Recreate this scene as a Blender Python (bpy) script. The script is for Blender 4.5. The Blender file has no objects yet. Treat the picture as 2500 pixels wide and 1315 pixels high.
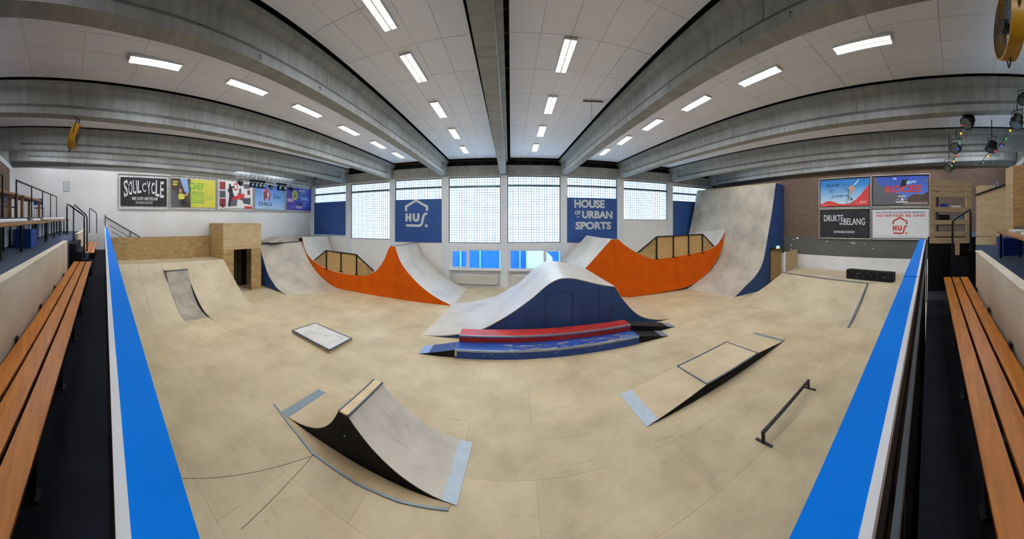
import bpy, math, random
from mathutils import Vector, Matrix
random.seed(7)
PI = math.pi
scene = bpy.context.scene
COL = scene.collection

# ------------------------------------------------------------------ camera (swept cylindrical panorama)
F, CX, HY, CZ = 690.0, 1252.0, 546.0, 4.0
cam_d = bpy.data.cameras.new('camera')
cam_d.type = 'PANO'
cam_d.panorama_type = 'CENTRAL_CYLINDRICAL'
cam_d.central_cylindrical_range_u_min = (0 - CX) / F
cam_d.central_cylindrical_range_u_max = (2500 - CX) / F
cam_d.central_cylindrical_range_v_min = (HY - 1315) / F
cam_d.central_cylindrical_range_v_max = HY / F
cam_d.central_cylindrical_radius = 1.0
cam_d.clip_start = 0.05
cam = bpy.data.objects.new('camera', cam_d)
COL.objects.link(cam)
cam.location = (0, 0, CZ)
cam.rotation_euler = (PI / 2, 0, 0)
scene.camera = cam

# ------------------------------------------------------------------ sky, sun, exposure
W = bpy.data.worlds.new('sky'); scene.world = W
W.use_nodes = True
wn = W.node_tree.nodes
bg = wn['Background']
bg.inputs['Color'].default_value = (0.62, 0.82, 1.0, 1)
bg.inputs['Strength'].default_value = 0.8
LAMP = 54.0
WIN = 0.9
scene.view_settings.view_transform = 'Standard'
scene.view_settings.look = 'None'
scene.view_settings.exposure = 1.87
scene.view_settings.gamma = 1.0
scene.view_settings.use_curve_mapping = False
try:
    scene.cycles.use_denoising = True
    scene.cycles.max_bounces = 8
    scene.cycles.diffuse_bounces = 5
    scene.cycles.sample_clamp_indirect = 6.0
    scene.cycles.caustics_reflective = False
    scene.cycles.caustics_refractive = False
except Exception:
    pass

# ------------------------------------------------------------------ measuring helpers (picture point -> point of the place)
def th(x): return (x - CX) / F
def on_z(x, y, z=0.0):
    r = (CZ - z) * F / (y - HY); t = th(x)
    return Vector((r * math.sin(t), r * math.cos(t), z))
def at_r(x, y, r):
    t = th(x)
    return Vector((r * math.sin(t), r * math.cos(t), CZ + (HY - y) / F * r))
def on_y(x, y, Y): return at_r(x, y, Y / math.cos(th(x)))
def on_x(x, y, X): return at_r(x, y, X / math.sin(th(x)))
def on_line(x, y, A, B):
    t = th(x); s, c = math.sin(t), math.cos(t)
    dx, dy = B[0] - A[0], B[1] - A[1]
    r = (A[0] * dy - A[1] * dx) / (s * dy - c * dx)
    return at_r(x, y, r)

# ------------------------------------------------------------------ materials
def lin(c):
    return tuple((v / 12.92 if v <= 0.04045 else ((v + 0.055) / 1.055) ** 2.4) for v in c)
def hx(h):
    h = h.lstrip('#')
    return lin(tuple(int(h[i:i + 2], 16) / 255 for i in (0, 2, 4)))
def mat(name, col, rough=0.6, metal=0.0, var=0.0, scale=3.0, col2=None, bump=0.0, stretch=(1, 1, 1), detail=4, randomise=0.0,
        lo=0.35, hi=0.65, scratch=None, spec=0.5, bscale=None):
    m = bpy.data.materials.new(name); m.use_nodes = True
    nt = m.node_tree; N, L = nt.nodes, nt.links
    b = N['Principled BSDF']
    c = hx(col) if isinstance(col, str) else col
    b.inputs['Roughness'].default_value = rough
    b.inputs['Metallic'].default_value = metal
    b.inputs['Specular IOR Level'].default_value = spec
    b.inputs['Base Color'].default_value = (*c, 1)
    out = None
    if col2 is not None or var or bump or scratch or randomise:
        tc = N.new('ShaderNodeTexCoord'); mp = N.new('ShaderNodeMapping')
        mp.inputs['Scale'].default_value = stretch
        L.new(tc.outputs['Object'], mp.inputs['Vector'])
        nz = N.new('ShaderNodeTexNoise'); nz.inputs['Scale'].default_value = scale
        nz.inputs['Detail'].default_value = detail; nz.inputs['Roughness'].default_value = 0.6
        L.new(mp.outputs['Vector'], nz.inputs['Vector'])
        rp = N.new('ShaderNodeValToRGB')
        c2 = hx(col2) if isinstance(col2, str) else (col2 or tuple(v * (1 - var) for v in c))
        rp.color_ramp.elements[0].position = lo; rp.color_ramp.elements[1].position = hi
        rp.color_ramp.elements[0].color = (*c2, 1); rp.color_ramp.elements[1].color = (*c, 1)
        L.new(nz.outputs['Fac'], rp.inputs['Fac'])
        out = rp.outputs['Color']
        if scratch:
            sc, amt, scol = scratch
            mp2 = N.new('ShaderNodeMapping'); mp2.inputs['Scale'].default_value = (1.0, 6.0, 1.0)
            mp2.inputs['Rotation'].default_value = (0, 0, 0.6)
            L.new(tc.outputs['Object'], mp2.inputs['Vector'])
            n2 = N.new('ShaderNodeTexNoise'); n2.inputs['Scale'].default_value = sc; n2.inputs['Detail'].default_value = 6
            n2.inputs['Distortion'].default_value = 1.2
            L.new(mp2.outputs['Vector'], n2.inputs['Vector'])
            r2 = N.new('ShaderNodeValToRGB')
            r2.color_ramp.elements[0].position = 0.60; r2.color_ramp.elements[1].position = 0.72
            r2.color_ramp.elements[0].color = (0, 0, 0, 1); r2.color_ramp.elements[1].color = (amt, amt, amt, 1)
            L.new(n2.outputs['Fac'], r2.inputs['Fac'])
            mx = N.new('ShaderNodeMix'); mx.data_type = 'RGBA'
            L.new(r2.outputs['Color'], mx.inputs['Factor']); L.new(out, mx.inputs['A'])
            mx.inputs['B'].default_value = (*hx(scol), 1)
            out = mx.outputs['Result']
        if randomise:
            oi = N.new('ShaderNodeObjectInfo'); mr = N.new('ShaderNodeMapRange')
            mr.inputs['To Min'].default_value = 1 - randomise; mr.inputs['To Max'].default_value = 1 + randomise
            L.new(oi.outputs['Random'], mr.inputs['Value'])
            hs = N.new('ShaderNodeHueSaturation')
            L.new(mr.outputs['Result'], hs.inputs['Value']); L.new(out, hs.inputs['Color'])
            out = hs.outputs['Color']
        L.new(out, b.inputs['Base Color'])
        if bump:
            bp = N.new('ShaderNodeBump'); bp.inputs['Strength'].default_value = bump; bp.inputs['Distance'].default_value = 0.01
            nb = nz
            if bscale:
                nb = N.new('ShaderNodeTexNoise'); nb.inputs['Scale'].default_value = bscale; nb.inputs['Detail'].default_value = 4
                L.new(mp.outputs['Vector'], nb.inputs['Vector'])
            L.new(nb.outputs['Fac'], bp.inputs['Height']); L.new(bp.outputs['Normal'], b.inputs['Normal'])
    return m
def emit(name, col, strength, gloss=False):
    m = bpy.data.materials.new(name); m.use_nodes = True
    b = m.node_tree.nodes['Principled BSDF']
    b.inputs['Base Color'].default_value = (*hx(col), 1)
    b.inputs['Emission Color'].default_value = (*hx(col), 1)
    b.inputs['Emission Strength'].default_value = strength
    return m
def brick_mat(name, c1, c2, mortar, scale=1.0, axis='x'):
    m = bpy.data.materials.new(name); m.use_nodes = True
    nt = m.node_tree; N, L = nt.nodes, nt.links; b = N['Principled BSDF']
    tc = N.new('ShaderNodeTexCoord'); sp = N.new('ShaderNodeSeparateXYZ'); cb = N.new('ShaderNodeCombineXYZ')
    L.new(tc.outputs['Object'], sp.inputs[0])
    L.new(sp.outputs['Y' if axis == 'x' else 'X'], cb.inputs['X']); L.new(sp.outputs['Z'], cb.inputs['Y'])
    br = N.new('ShaderNodeTexBrick'); L.new(cb.outputs[0], br.inputs['Vector'])
    br.inputs['Color1'].default_value = (*hx(c1), 1); br.inputs['Color2'].default_value = (*hx(c2), 1)
    br.inputs['Mortar'].default_value = (*hx(mortar), 1); br.inputs['Scale'].default_value = scale
    br.inputs['Brick Width'].default_value = 0.22; br.inputs['Row Height'].default_value = 0.065
    br.inputs['Mortar Size'].default_value = 0.008
    L.new(br.outputs['Color'], b.inputs['Base Color']); b.inputs['Roughness'].default_value = 0.85
    bp = N.new('ShaderNodeBump'); bp.inputs['Strength'].default_value = 0.4; bp.inputs['Distance'].default_value = 0.01
    bp.invert = True
    L.new(br.outputs['Fac'], bp.inputs['Height']); L.new(bp.outputs['Normal'], b.inputs['Normal'])
    return m
def gradient_mat(name, stops, axis, lo, hi, rough=0.5):
    """flat print with a colour blend along one axis"""
    m = bpy.data.materials.new(name); m.use_nodes = True
    nt = m.node_tree; N, L = nt.nodes, nt.links; b = N['Principled BSDF']
    tc = N.new('ShaderNodeTexCoord'); sp = N.new('ShaderNodeSeparateXYZ'); L.new(tc.outputs['Object'], sp.inputs[0])
    mr = N.new('ShaderNodeMapRange'); mr.inputs['From Min'].default_value = lo; mr.inputs['From Max'].default_value = hi
    L.new(sp.outputs[axis], mr.inputs['Value'])
    rp = N.new('ShaderNodeValToRGB')
    while len(rp.color_ramp.elements) < len(stops): rp.color_ramp.elements.new(0.5)
    for e, (p, c) in zip(rp.color_ramp.elements, stops): e.position = p; e.color = (*hx(c), 1)
    L.new(mr.outputs['Result'], rp.inputs['Fac']); L.new(rp.outputs['Color'], b.inputs['Base Color'])
    b.inputs['Roughness'].default_value = rough
    return m

M = {}
M['floor'] = mat('skate_floor_wood', '#c9b792', 0.45, col2='#af9d7a', scale=0.9, detail=6, scratch=(2.2, 0.3, '#8f836e'), randomise=0.05, spec=.35)
M['ramp'] = mat('ramp_surface', '#c2b8a4', 0.45, col2='#9c9384', scale=0.8, detail=6, scratch=(1.6, 0.4, '#8a8172'), lo=0.3, hi=0.6)
M['ramp_pale'] = mat('pale_ramp_surface', '#cbc4b6', 0.36, col2='#b3ac9f', scale=0.8, detail=6, scratch=(1.8, 0.3, '#8f887c'), lo=0.3, hi=0.55)
M['bank'] = mat('bank_surface', '#c4b492', 0.48, col2='#ac9c7c', scale=0.8, detail=6, scratch=(1.6, 0.35, '#8f7d60'))
M['ply'] = mat('plywood', '#bfa06c', 0.6, col2='#997a4a', scale=2.2, stretch=(1, 1, 5), detail=8, randomise=0.05)
M['ply_light'] = mat('light_plywood', '#d0b88f', 0.6, col2='#bfa174', scale=2.0, stretch=(1, 1, 5), detail=8, randomise=0.04)
M['osb'] = mat('strand_board', '#cfab70', 0.7, col2='#ab8850', scale=18, detail=3)
M['orange'] = mat('orange_paint', '#cc5800', 0.55, col2='#bc4e00', scale=2.0, randomise=0.03, spec=.15)
M['navy'] = mat('navy_paint', '#28457a', 0.55, col2='#233d6c', scale=1.5, randomise=0.05)
M['blue_panel'] = mat('blue_panel_paint', '#1f4a8c', 0.5, col2='#1b427f', scale=1.5)
M['black'] = mat('black_paint', '#0a0a0a', 0.55, col2='#060606', scale=5, spec=.25)
M['black_metal'] = mat('black_metal', '#17191b', 0.4, 0.3)
M['steel'] = mat('galvanised_steel', '#a9b3b8', 0.35, 0.7, col2='#8f9aa0', scale=12)
M['steel_dark'] = mat('dark_steel', '#6d747a', 0.35, 0.8, col2='#565c61', scale=8)
M['toe'] = mat('toe_plate_steel', '#b4c0c6', 0.45, 0.2, col2='#abb7bd', scale=6)
M['grey_plate'] = mat('grey_plate', '#7f8a90', 0.45, 0.3)
M['concrete'] = mat('concrete', '#a3a5a2', 0.85, col2='#868987', scale=1.0, detail=8, bump=0.12, stretch=(1, 5, .5), lo=0.28, hi=0.72)
M['shade_joint'] = mat('shade_joint_concrete', '#6f716f', 0.95, col2='#5d5f5d', scale=3)  # darker tone paints the shade on the beam ledges; also colours the joints
M['concrete_light'] = mat('light_concrete', '#a8a8a4', 0.85, col2='#94948f', scale=2.0, detail=8, bump=0.1)
M['tile'] = mat('ceiling_tile', '#f3f6ff', 0.9, col2='#eff2fc', scale=20, randomise=0.02)
M['tile_grid'] = mat('ceiling_grid', '#d8d8da', 0.8)
M['mesh_wire'] = mat('guard_wire', '#75868b', 0.6)
M['dark_void'] = mat('dark_roof_void', '#15120f', 0.95)
M['batten'] = mat('brown_batten', '#5a4632', 0.8, col2='#46341f', scale=6)
M['white_wall'] = mat('white_wall', '#f4f3f0', 0.8, col2='#e8e6df', scale=0.5, detail=6, bump=0.1, bscale=30)
M['white_paint'] = mat('white_paint', '#e6e8e8', 0.55)
M['grey_band'] = mat('grey_wall_paint', '#5d5d57', 0.8, col2='#53534d', scale=1.0)
M['brick'] = brick_mat('brown_brick', '#6a5343', '#574436', '#6d6156')
M['brick_white'] = brick_mat('white_painted_brick', '#f3f1ea', '#f1eee7', '#eeebe3', axis='y')
M['barrier_blue'] = mat('barrier_blue', '#0888fa', 0.55, col2='#0782f2', scale=1.2, spec=.05)
M['barrier_white'] = mat('barrier_white', '#fafbfb', 0.4)
M['bench_wood'] = mat('bench_wood', '#d98a30', 0.4, col2='#bf7220', scale=2.5, stretch=(1, 12, 12), detail=6, randomise=0.05)
M['carpet_dark'] = mat('dark_carpet', '#191d29', 0.95, col2='#10131c', scale=60, bump=0.2)
M['carpet'] = mat('grey_blue_carpet', '#3c4a60', 0.95, col2='#323e52', scale=50, bump=0.2)
M['cream'] = mat('cream_wall', '#f4ead4', 0.75, col2='#e4d8be', scale=1.2, detail=6)
M['red'] = mat('red_paint', '#a8281e', 0.45, col2='#942016', scale=2)
M['ledge_blue'] = mat('ledge_blue', '#123f8c', 0.4, col2='#0f377b', scale=2)
M['wear'] = mat('worn_wood', '#cdb890', 0.6)
M['yellow'] = mat('yellow_fan_paint', '#c8941b', 0.4)
M['grille'] = mat('grille_wire', '#4b4d52', 0.4, 0.6)
M['chair_blue'] = mat('blue_seat', '#123a8c', 0.6)
M['table_wood'] = mat('table_wood', '#a97a47', 0.5, col2='#93653a', scale=3, stretch=(1, 8, 8))
M['pallet'] = mat('pallet_wood', '#e2cb9f', 0.7, col2='#cbb086', scale=3, stretch=(1, 1, 8), randomise=0.06)
M['oak'] = mat('oak_panel', '#b98a48', 0.5, col2='#9a6d33', scale=3, stretch=(1, 1, 7), detail=8)
M['frame_pipe'] = mat('frame_pipe', '#b9b8b2', 0.4, 0.5)
M['radiator'] = mat('radiator_enamel', '#cfcabd', 0.4)
M['pane'] = emit('frosted_daylight_pane', '#bfe3ff', WIN)
M['tube'] = emit('fluorescent_tube', '#eef2ff', LAMP)
def flat(name, col, rough=0.5): return mat('print_' + name, col, rough)
P_WHITE = flat('white', '#e8e8e4'); P_BLACK = flat('black', '#1b1b1d'); P_RED = flat('red', '#c33a34'); P_YEL = flat('yellow', '#d5cf4e')
P_GREEN = flat('green', '#6fae3d'); P_GREY = flat('grey', '#55565a'); P_BROWN = flat('brown', '#4a3a2e'); P_SKY = flat('sky', '#8fb2dd')
P_LOGO = flat('logo_grey', '#cfd2d0'); P_SKIN = flat('skin', '#c99a78'); P_PINK = flat('pale_pink', '#d3a9c9'); P_TEAL = flat('teal', '#2c5f9c')
P_DKRED = flat('dark_red', '#7e2a2c'); P_NAVYTXT = flat('navy_text', '#1d2a4a'); P_MID = flat('mid_blue', '#8bb4e8')
glass = bpy.data.materials.new('clear_glass'); glass.use_nodes = True
_g = glass.node_tree.nodes['Principled BSDF']
_g.inputs['Base Color'].default_value = (0.9, 0.97, 1, 1); _g.inputs['Transmission Weight'].default_value = 1.0
_g.inputs['Roughness'].default_value = 0.0; _g.inputs['IOR'].default_value = 1.02
M['glass'] = glass

# ------------------------------------------------------------------ geometry helpers
def wloc(o):
    v = Vector((0, 0, 0))
    while o is not None:
        v = v + o.location; o = o.parent
    return v
class MB:
    def __init__(s): s.v = []; s.f = []
    def add(s, vs, fs):
        k = len(s.v); s.v += [Vector(p) for p in vs]; s.f += [tuple(i + k for i in f) for f in fs]; return s
    def box(s, x0, x1, y0, y1, z0, z1, xf=None):
        vs = [(x, y, z) for z in (z0, z1) for y in (y0, y1) for x in (x0, x1)]
        if xf: vs = [xf(*p) for p in vs]
        return s.add(vs, [(0, 2, 3, 1), (4, 5, 7, 6), (0, 1, 5, 4), (2, 6, 7, 3), (0, 4, 6, 2), (1, 3, 7, 5)])
    def beam(s, p, q, w, h=None, up=(0, 0, 1)):
        """rectangular bar from p to q"""
        p, q = Vector(p), Vector(q); h = h or w
        d = (q - p).normalized(); u = Vector(up)
        if abs(d.dot(u)) > 0.98: u = Vector((0, 1, 0))
        a = d.cross(u).normalized() * w / 2; b = a.cross(d).normalized() * h / 2
        vs = [p - a - b, p + a - b, p + a + b, p - a + b, q - a - b, q + a - b, q + a + b, q - a + b]
        return s.add(vs, [(0, 3, 2, 1), (4, 5, 6, 7), (0, 1, 5, 4), (1, 2, 6, 5), (2, 3, 7, 6), (3, 0, 4, 7)])
    def tube(s, pts, r, n=8):
        pts = [Vector(p) for p in pts]; rings = []
        for i, p in enumerate(pts):
            d = (pts[min(i + 1, len(pts) - 1)] - pts[max(i - 1, 0)]).normalized()
            u = Vector((0, 0, 1)) if abs(d.z) < 0.95 else Vector((0, 1, 0))
            a = d.cross(u).normalized(); b = a.cross(d).normalized()
            rings.append([p + (a * math.cos(2 * PI * k / n) + b * math.sin(2 * PI * k / n)) * r for k in range(n)])
        vs = [q for g in rings for q in g]; fs = []
        for i in range(len(rings) - 1):
            for k in range(n):
                fs.append((i * n + k, i * n + (k + 1) % n, (i + 1) * n + (k + 1) % n, (i + 1) * n + k))
        fs.append(tuple(range(n - 1, -1, -1))); fs.append(tuple((len(rings) - 1) * n + k for k in range(n)))
        return s.add(vs, fs)
    def prism(s, poly, vec):
        """closed slab: polygon of 3D points pushed along vec"""
        vec = Vector(vec); n = len(poly); a = [Vector(p) for p in poly]; b = [p + vec for p in a]
        fs = [tuple(range(n)), tuple(range(2 * n - 1, n - 1, -1))]
        for i in range(n):
            j = (i + 1) % n; fs.append((i, i + n, j + n, j))
        return s.add(a + b, fs)
    def sheet(s, A, B, t=0.03, down=None):
        """solid skin between two equally long polylines, thickness t"""
        n = len(A); A = [Vector(p) for p in A]; B = [Vector(p) for p in B]
        dn = Vector(down) if down else Vector((0, 0, -t))
        vs = A + B + [p + dn for p in A] + [p + dn for p in B]; fs = []
        for i in range(n - 1):
            fs.append((i, i + 1, n + i + 1, n + i)); fs.append((2 * n + i, 3 * n + i, 3 * n + i + 1, 2 * n + i + 1))
            fs.append((i, 2 * n + i, 2 * n + i + 1, i + 1)); fs.append((n + i, n + i + 1, 3 * n + i + 1, 3 * n + i))
        fs.append((0, n, 3 * n, 2 * n)); fs.append((n - 1, 3 * n - 1, 4 * n - 1, 2 * n - 1))
        return s.add(vs, fs)
    def disc(s, c, axis, r, t, n=24):
        c = Vector(c); ax = Vector(axis).normalized(); u = Vector((0, 0, 1)) if abs(ax.z) < 0.9 else Vector((1, 0, 0))
        a = ax.cross(u).normalized(); b = ax.cross(a).normalized()
        ring = [c + (a * math.cos(2 * PI * k / n) + b * math.sin(2 * PI * k / n)) * r for k in range(n)]
        return s.prism(ring, ax * t)
    def build(s, name, m, parent=None, smooth=False, bevel=0.0, fix=True):
        off = wloc(parent)
        me = bpy.data.meshes.new(name)
        me.from_pydata([tuple(p - off) for p in s.v], [], s.f); me.update()
        if fix:
            import bmesh
            bm = bmesh.new(); bm.from_mesh(me); bmesh.ops.recalc_face_normals(bm, faces=bm.faces); bm.to_mesh(me); bm.free()
        if m: me.materials.append(m)
        if smooth:
            me.polygons.foreach_set('use_smooth', [True] * len(me.polygons))
            try: me.set_sharp_from_angle(angle=math.radians(35))
            except Exception: pass
        o = bpy.data.objects.new(name, me); COL.objects.link(o); o.parent = parent
        if bevel:
            bv = o.modifiers.new('bevel', 'BEVEL'); bv.width = bevel; bv.segments = 2; bv.limit_method = 'ANGLE'
        return o
def tag(o, label=None, cat=None, group=None, kind=None):
    if label: o['label'] = label
    if cat: o['category'] = cat
    if group: o['group'] = group
    if kind: o['kind'] = kind
    return o
def thing(name, label, cat, loc=(0, 0, 0), group=None):
    o = bpy.data.objects.new(name, None); COL.objects.link(o); o.location = loc; o.empty_display_size = 0.1
    return tag(o, label, cat, group)
def struct_root(name, loc=(0, 0, 0)):
    o = bpy.data.objects.new(name, None); COL.objects.link(o); o.location = loc; o['kind'] = 'structure'; return o
def copy_tree(o, parent=None):
    c = o.copy(); COL.objects.link(c)
    if parent is not None: c.parent = parent
    for ch in list(o.children): copy_tree(ch, c)
    return c
def bx(name, m, x0, x1, y0, y1, z0, z1, parent=None, bevel=0.0, xf=None):
    return MB().box(x0, x1, y0, y1, z0, z1, xf).build(name, m, parent, bevel=bevel)
def resample(pts, n, smooth=True):
    """even points along a smooth curve through pts"""
    pts = [Vector(p) for p in pts]
    if smooth and len(pts) > 2:
        fine = []
        for i in range(len(pts) - 1):
            p0 = pts[max(i - 1, 0)]; p1 = pts[i]; p2 = pts[i + 1]; p3 = pts[min(i + 2, len(pts) - 1)]
            for k in range(8):
                t = k / 8
                fine.append(0.5 * ((2 * p1) + (p2 - p0) * t + (2 * p0 - 5 * p1 + 4 * p2 - p3) * t * t + (3 * p1 - p0 - 3 * p2 + p3) * t ** 3))
        fine.append(pts[-1]); pts = fine
    ds = [0.0]
    for a, b in zip(pts, pts[1:]): ds.append(ds[-1] + (b - a).length)
    out = []; j = 0
    for k in range(n):
        d = ds[-1] * k / (n - 1)
        while j < len(ds) - 2 and ds[j + 1] < d: j += 1
        t = (d - ds[j]) / max(ds[j + 1] - ds[j], 1e-9)
        out.append(pts[j].lerp(pts[j + 1], min(max(t, 0), 1)))
    return out

# flat lettering and strokes, laid on a surface frame (origin, right, up, normal)
class Face:
    def __init__(s, o, r, u):
        s.o = Vector(o); s.r = Vector(r).normalized(); s.u = Vector(u).normalized(); s.n = s.r.cross(s.u)
    def p(s, a, b, d=0.0): return s.o + s.r * a + s.u * b + s.n * d
def text_part(name, txt, face, a, b, w, h, m, parent, d=0.012, bold=0.0, shear=0.0, warp=None, spacing=1.0, split=False):
    """lettering scaled to the box centred on (a, b), w wide and h high"""
    cu = bpy.data.curves.new(name, 'FONT'); cu.body = txt; cu.extrude = 0.0; cu.offset = bold; cu.shear = shear
    cu.space_character = spacing; cu.resolution_u = 3; cu.align_x = 'LEFT'
    tmp = bpy.data.objects.new('tmp_text', cu); COL.objects.link(tmp)
    dg = bpy.context.evaluated_depsgraph_get()
    me0 = tmp.evaluated_get(dg).to_mesh()
    vs = [v.co.copy() for v in me0.vertices]; fs = [tuple(p.vertices) for p in me0.polygons]
    tmp.evaluated_get(dg).to_mesh_clear()
    bpy.data.objects.remove(tmp); bpy.data.curves.remove(cu)
    x0, x1 = min(v.x for v in vs), max(v.x for v in vs); y0, y1 = min(v.y for v in vs), max(v.y for v in vs)
    mb = MB(); out = []
    for v in vs:
        u, q = (v.x - x0) / (x1 - x0) - 0.5, (v.y - y0) / (y1 - y0) - 0.5
        if warp: u, q = warp(u, q)
        out.append(face.p(a + u * w, b + q * h, d))
    if split:                                          # every letter a part of its own
        root = list(range(len(out)))
        def find(i):
            while root[i] != i: root[i] = root[root[i]]; i = root[i]
            return i
        for f in fs:
            for i in f[1:]: root[find(i)] = find(f[0])
        groups = {}
        for f in fs: groups.setdefault(find(f[0]), []).append(f)
        for g in groups.values():
            idx = sorted({i for f in g for i in f}); mp = {i: k for k, i in enumerate(idx)}
            m2 = MB(); m2.add([out[i] for i in idx], [tuple(mp[i] for i in f) for f in g]); m2.build(name, m, parent, fix=False)
        return None
    mb.add(out, fs)
    return mb.build(name, m, parent, fix=False)
def poly_part(name, pts, face, m, parent, d=0.008):
    mb = MB(); mb.add([face.p(a, b, d) for a, b in pts], [tuple(range(len(pts)))])
    return mb.build(name, m, parent, fix=False)
def rect_part(name, a0, a1, b0, b1, face, m, parent, d=0.008):
    return poly_part(name, [(a0, b0), (a1, b0), (a1, b1), (a0, b1)], face, m, parent, d)
def stroke_mb(mb, pts, w, face, d=0.012, t=0.0):
    pts = [Vector((p[0], p[1])) for p in pts]; L, R = [], []
    for i, p in enumerate(pts):
        d0 = (pts[i] - pts[i - 1]).normalized() if i else (pts[1] - pts[0]).normalized()
        d1 = (pts[i + 1] - pts[i]).normalized() if i < len(pts) - 1 else d0
        n0 = Vector((-d0.y, d0.x)); n1 = Vector((-d1.y, d1.x)); n = (n0 + n1)
        n = n.normalized() if n.length > 1e-6 else n0
        k = w / 2 / max(n.dot(n0), 0.35)
        L.append(p + n * k); R.append(p - n * k)
    vs = [face.p(q.x, q.y, d) for q in L] + [face.p(q.x, q.y, d) for q in R]; n = len(pts)
    return mb.add(vs, [(i, n + i, n + i + 1, i + 1) for i in range(n - 1)])
def circle_pts(a, b, r, n=24, ry=None): return [(a + r * math.cos(2 * PI * k / n), b + (ry or r) * math.sin(2 * PI * k / n)) for k in range(n)]
def hus_logo(face, a, b, s, m, parent, d=0.014):
    """house-roof logo: roof line, H U S with the S running into an underline, full stop; s = overall width"""
    q = lambda pts: [(a + (x - 0.5) * s, b + (y - 0.5) * s * 1.2) for x, y in pts]
    w = 0.10 * s
    mb = MB(); stroke_mb(mb, q([(0.03, 0.60), (0.03, 0.77), (0.48, 0.97), (0.96, 0.75), (0.96, 0.60)]), w, face, d); mb.build('logo_roof', m, parent, fix=False)
    mb = MB()
    stroke_mb(mb, q([(0.05, 0.24), (0.05, 0.52)]), w, face, d); stroke_mb(mb, q([(0.22, 0.24), (0.22, 0.52)]), w, face, d + 0.0005)
    stroke_mb(mb, q([(0.05, 0.38), (0.22, 0.38)]), w * 0.8, face, d + 0.001); mb.build('logo_letter', m, parent, fix=False)
    mb = MB(); stroke_mb(mb, q([(0.38, 0.52), (0.38, 0.34), (0.42, 0.28), (0.48, 0.27), (0.54, 0.28), (0.58, 0.34), (0.58, 0.52)]), w, face, d); mb.build('logo_letter', m, parent, fix=False)
    mb = MB(); stroke_mb(mb, q([(0.97, 0.50), (0.88, 0.50), (0.82, 0.45), (0.78, 0.34), (0.74, 0.18), (0.70, 0.12), (0.64, 0.09), (0.03, 0.10)]), w, face, d); mb.build('logo_letter', m, parent, fix=False)
    poly_part('logo_dot', circle_pts(a + 0.43 * s, b - 0.41 * s * 1.2, 0.065 * s), face, m, parent, d)

# ================================================================== THE ROOM
D, XL, XR, YB = 17.9, -15.5, 15.3, -3.2
def camber(Y, X=0.0):
    """the roof lifts gently above the stand"""
    Y = Y * 4.5 / max(abs(X), 4.5)
    return 0.095 * math.log(1 + math.exp(-(Y - 0.8) / 0.5))
ZB, ZC = 7.12, 8.10          # underside of the beams, underside of the ceiling tiles
YS = [YB + 0.3 * k for k in range(22)] + [5.0, 8.0, 11.0, 14.0, D]
BEAMS = {'L4': (-15.28, -15.28), 'L3': (-12.85, -11.95), 'L2': (-8.72, -8.22), 'L1': (-4.45, -4.43), 'C': (-0.42, -0.62),
         'R1': (3.9, 3.25), 'R2': (8.48, 7.22), 'R3': (12.9, 11.26), 'R4': (15.08, 15.08)}
def bX(k, Y):
    n, f = BEAMS[k]; return n + (f - n) * Y / D

# floor of separate sheets
fl = struct_root('floor')
bx('floor_base', M['dark_void'], XL, XR, -0.6, D, -0.12, -0.022, fl)
yy = -0.6; row = 0
while yy < D - 0.01:
    y1 = min(yy + 1.25, D)
    xx = XL - (1.22 if row % 2 else 0)
    while xx < XR:
        x0, x1 = max(xx, XL), min(xx + 2.44, XR)
        if x1 - x0 > 0.05:
            bx('floor_panel', M['floor'], x0 + 0.0015, x1 - 0.0015, yy + 0.0015, y1 - 0.0015, -0.022, 0.0, fl)
        xx += 2.44
    yy += 1.25; row += 1

# beams: cast concrete T sections with thickened ends
def beam_section(kind, X, z):
    wb, ww, wt = 0.19, 0.10, 0.30
    if kind == 'end': ww = 0.189
    return [(X - wb, z), (X + wb, z), (X + wb, z + .20), (X + ww, z + .31), (X + ww, z + 0.72), (X + wt, z + 0.80), (X + wt, z + 0.96),
            (X - wt, z + 0.96), (X - wt, z + 0.80), (X - ww, z + 0.72), (X - ww, z + .31), (X - wb, z + .20)]
for k in BEAMS:
    mb = MB()
    ys = sorted(set(YS + [YB + 0.9, YB + 0.95, D - 0.95, D - 0.9]))
    rings = []
    for Y in ys:
        kind = 'end' if (Y <= YB + 0.9 or Y >= D - 0.9) else 'mid'
        rings.append([(q[0], Y, q[1]) for q in beam_section(kind, bX(k, Y), ZB + camber(Y, BEAMS[k][0]))])
    n = 12; vs = [q for g in rings for q in g]; fs = []
    for i in range(len(rings) - 1):
        for j in range(n): fs.append((i * n + j, i * n + (j + 1) % n, (i + 1) * n + (j + 1) % n, (i + 1) * n + j))
    fs.append(tuple(range(n))); fs.append(tuple((len(rings) - 1) * n + j for j in range(n - 1, -1, -1)))
    mb.add(vs, fs)
    bo = tag(mb.build('beam', M['concrete'], None), kind='structure')
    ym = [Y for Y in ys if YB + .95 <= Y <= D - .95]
    for s in (-1, 1):                                   # ledge above the lower flange, its shade painted as darker concrete
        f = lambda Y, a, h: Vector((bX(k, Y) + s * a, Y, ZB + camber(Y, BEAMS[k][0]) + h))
        MB().sheet([f(Y, .192, .198) for Y in ym], [f(Y, .103, .315) for Y in ym], down=(s * .004, 0, .004)).build('ledge', M['shade_joint'], bo)
        for j in range(3):                              # shutter joints in the web
            Y = 2.2 + 4.9 * j + 1.3 * s + (hash(k) % 3) * 0 + .7 * (len(k) + ord(k[0]) % 3)
            MB().prism([f(Y, .098, .32), f(Y + .022, .098, .32), f(Y + .022, .098, .71), f(Y, .098, .71)], (s * .005, 0, 0)).build('joint', M['shade_joint'], bo)

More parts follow.
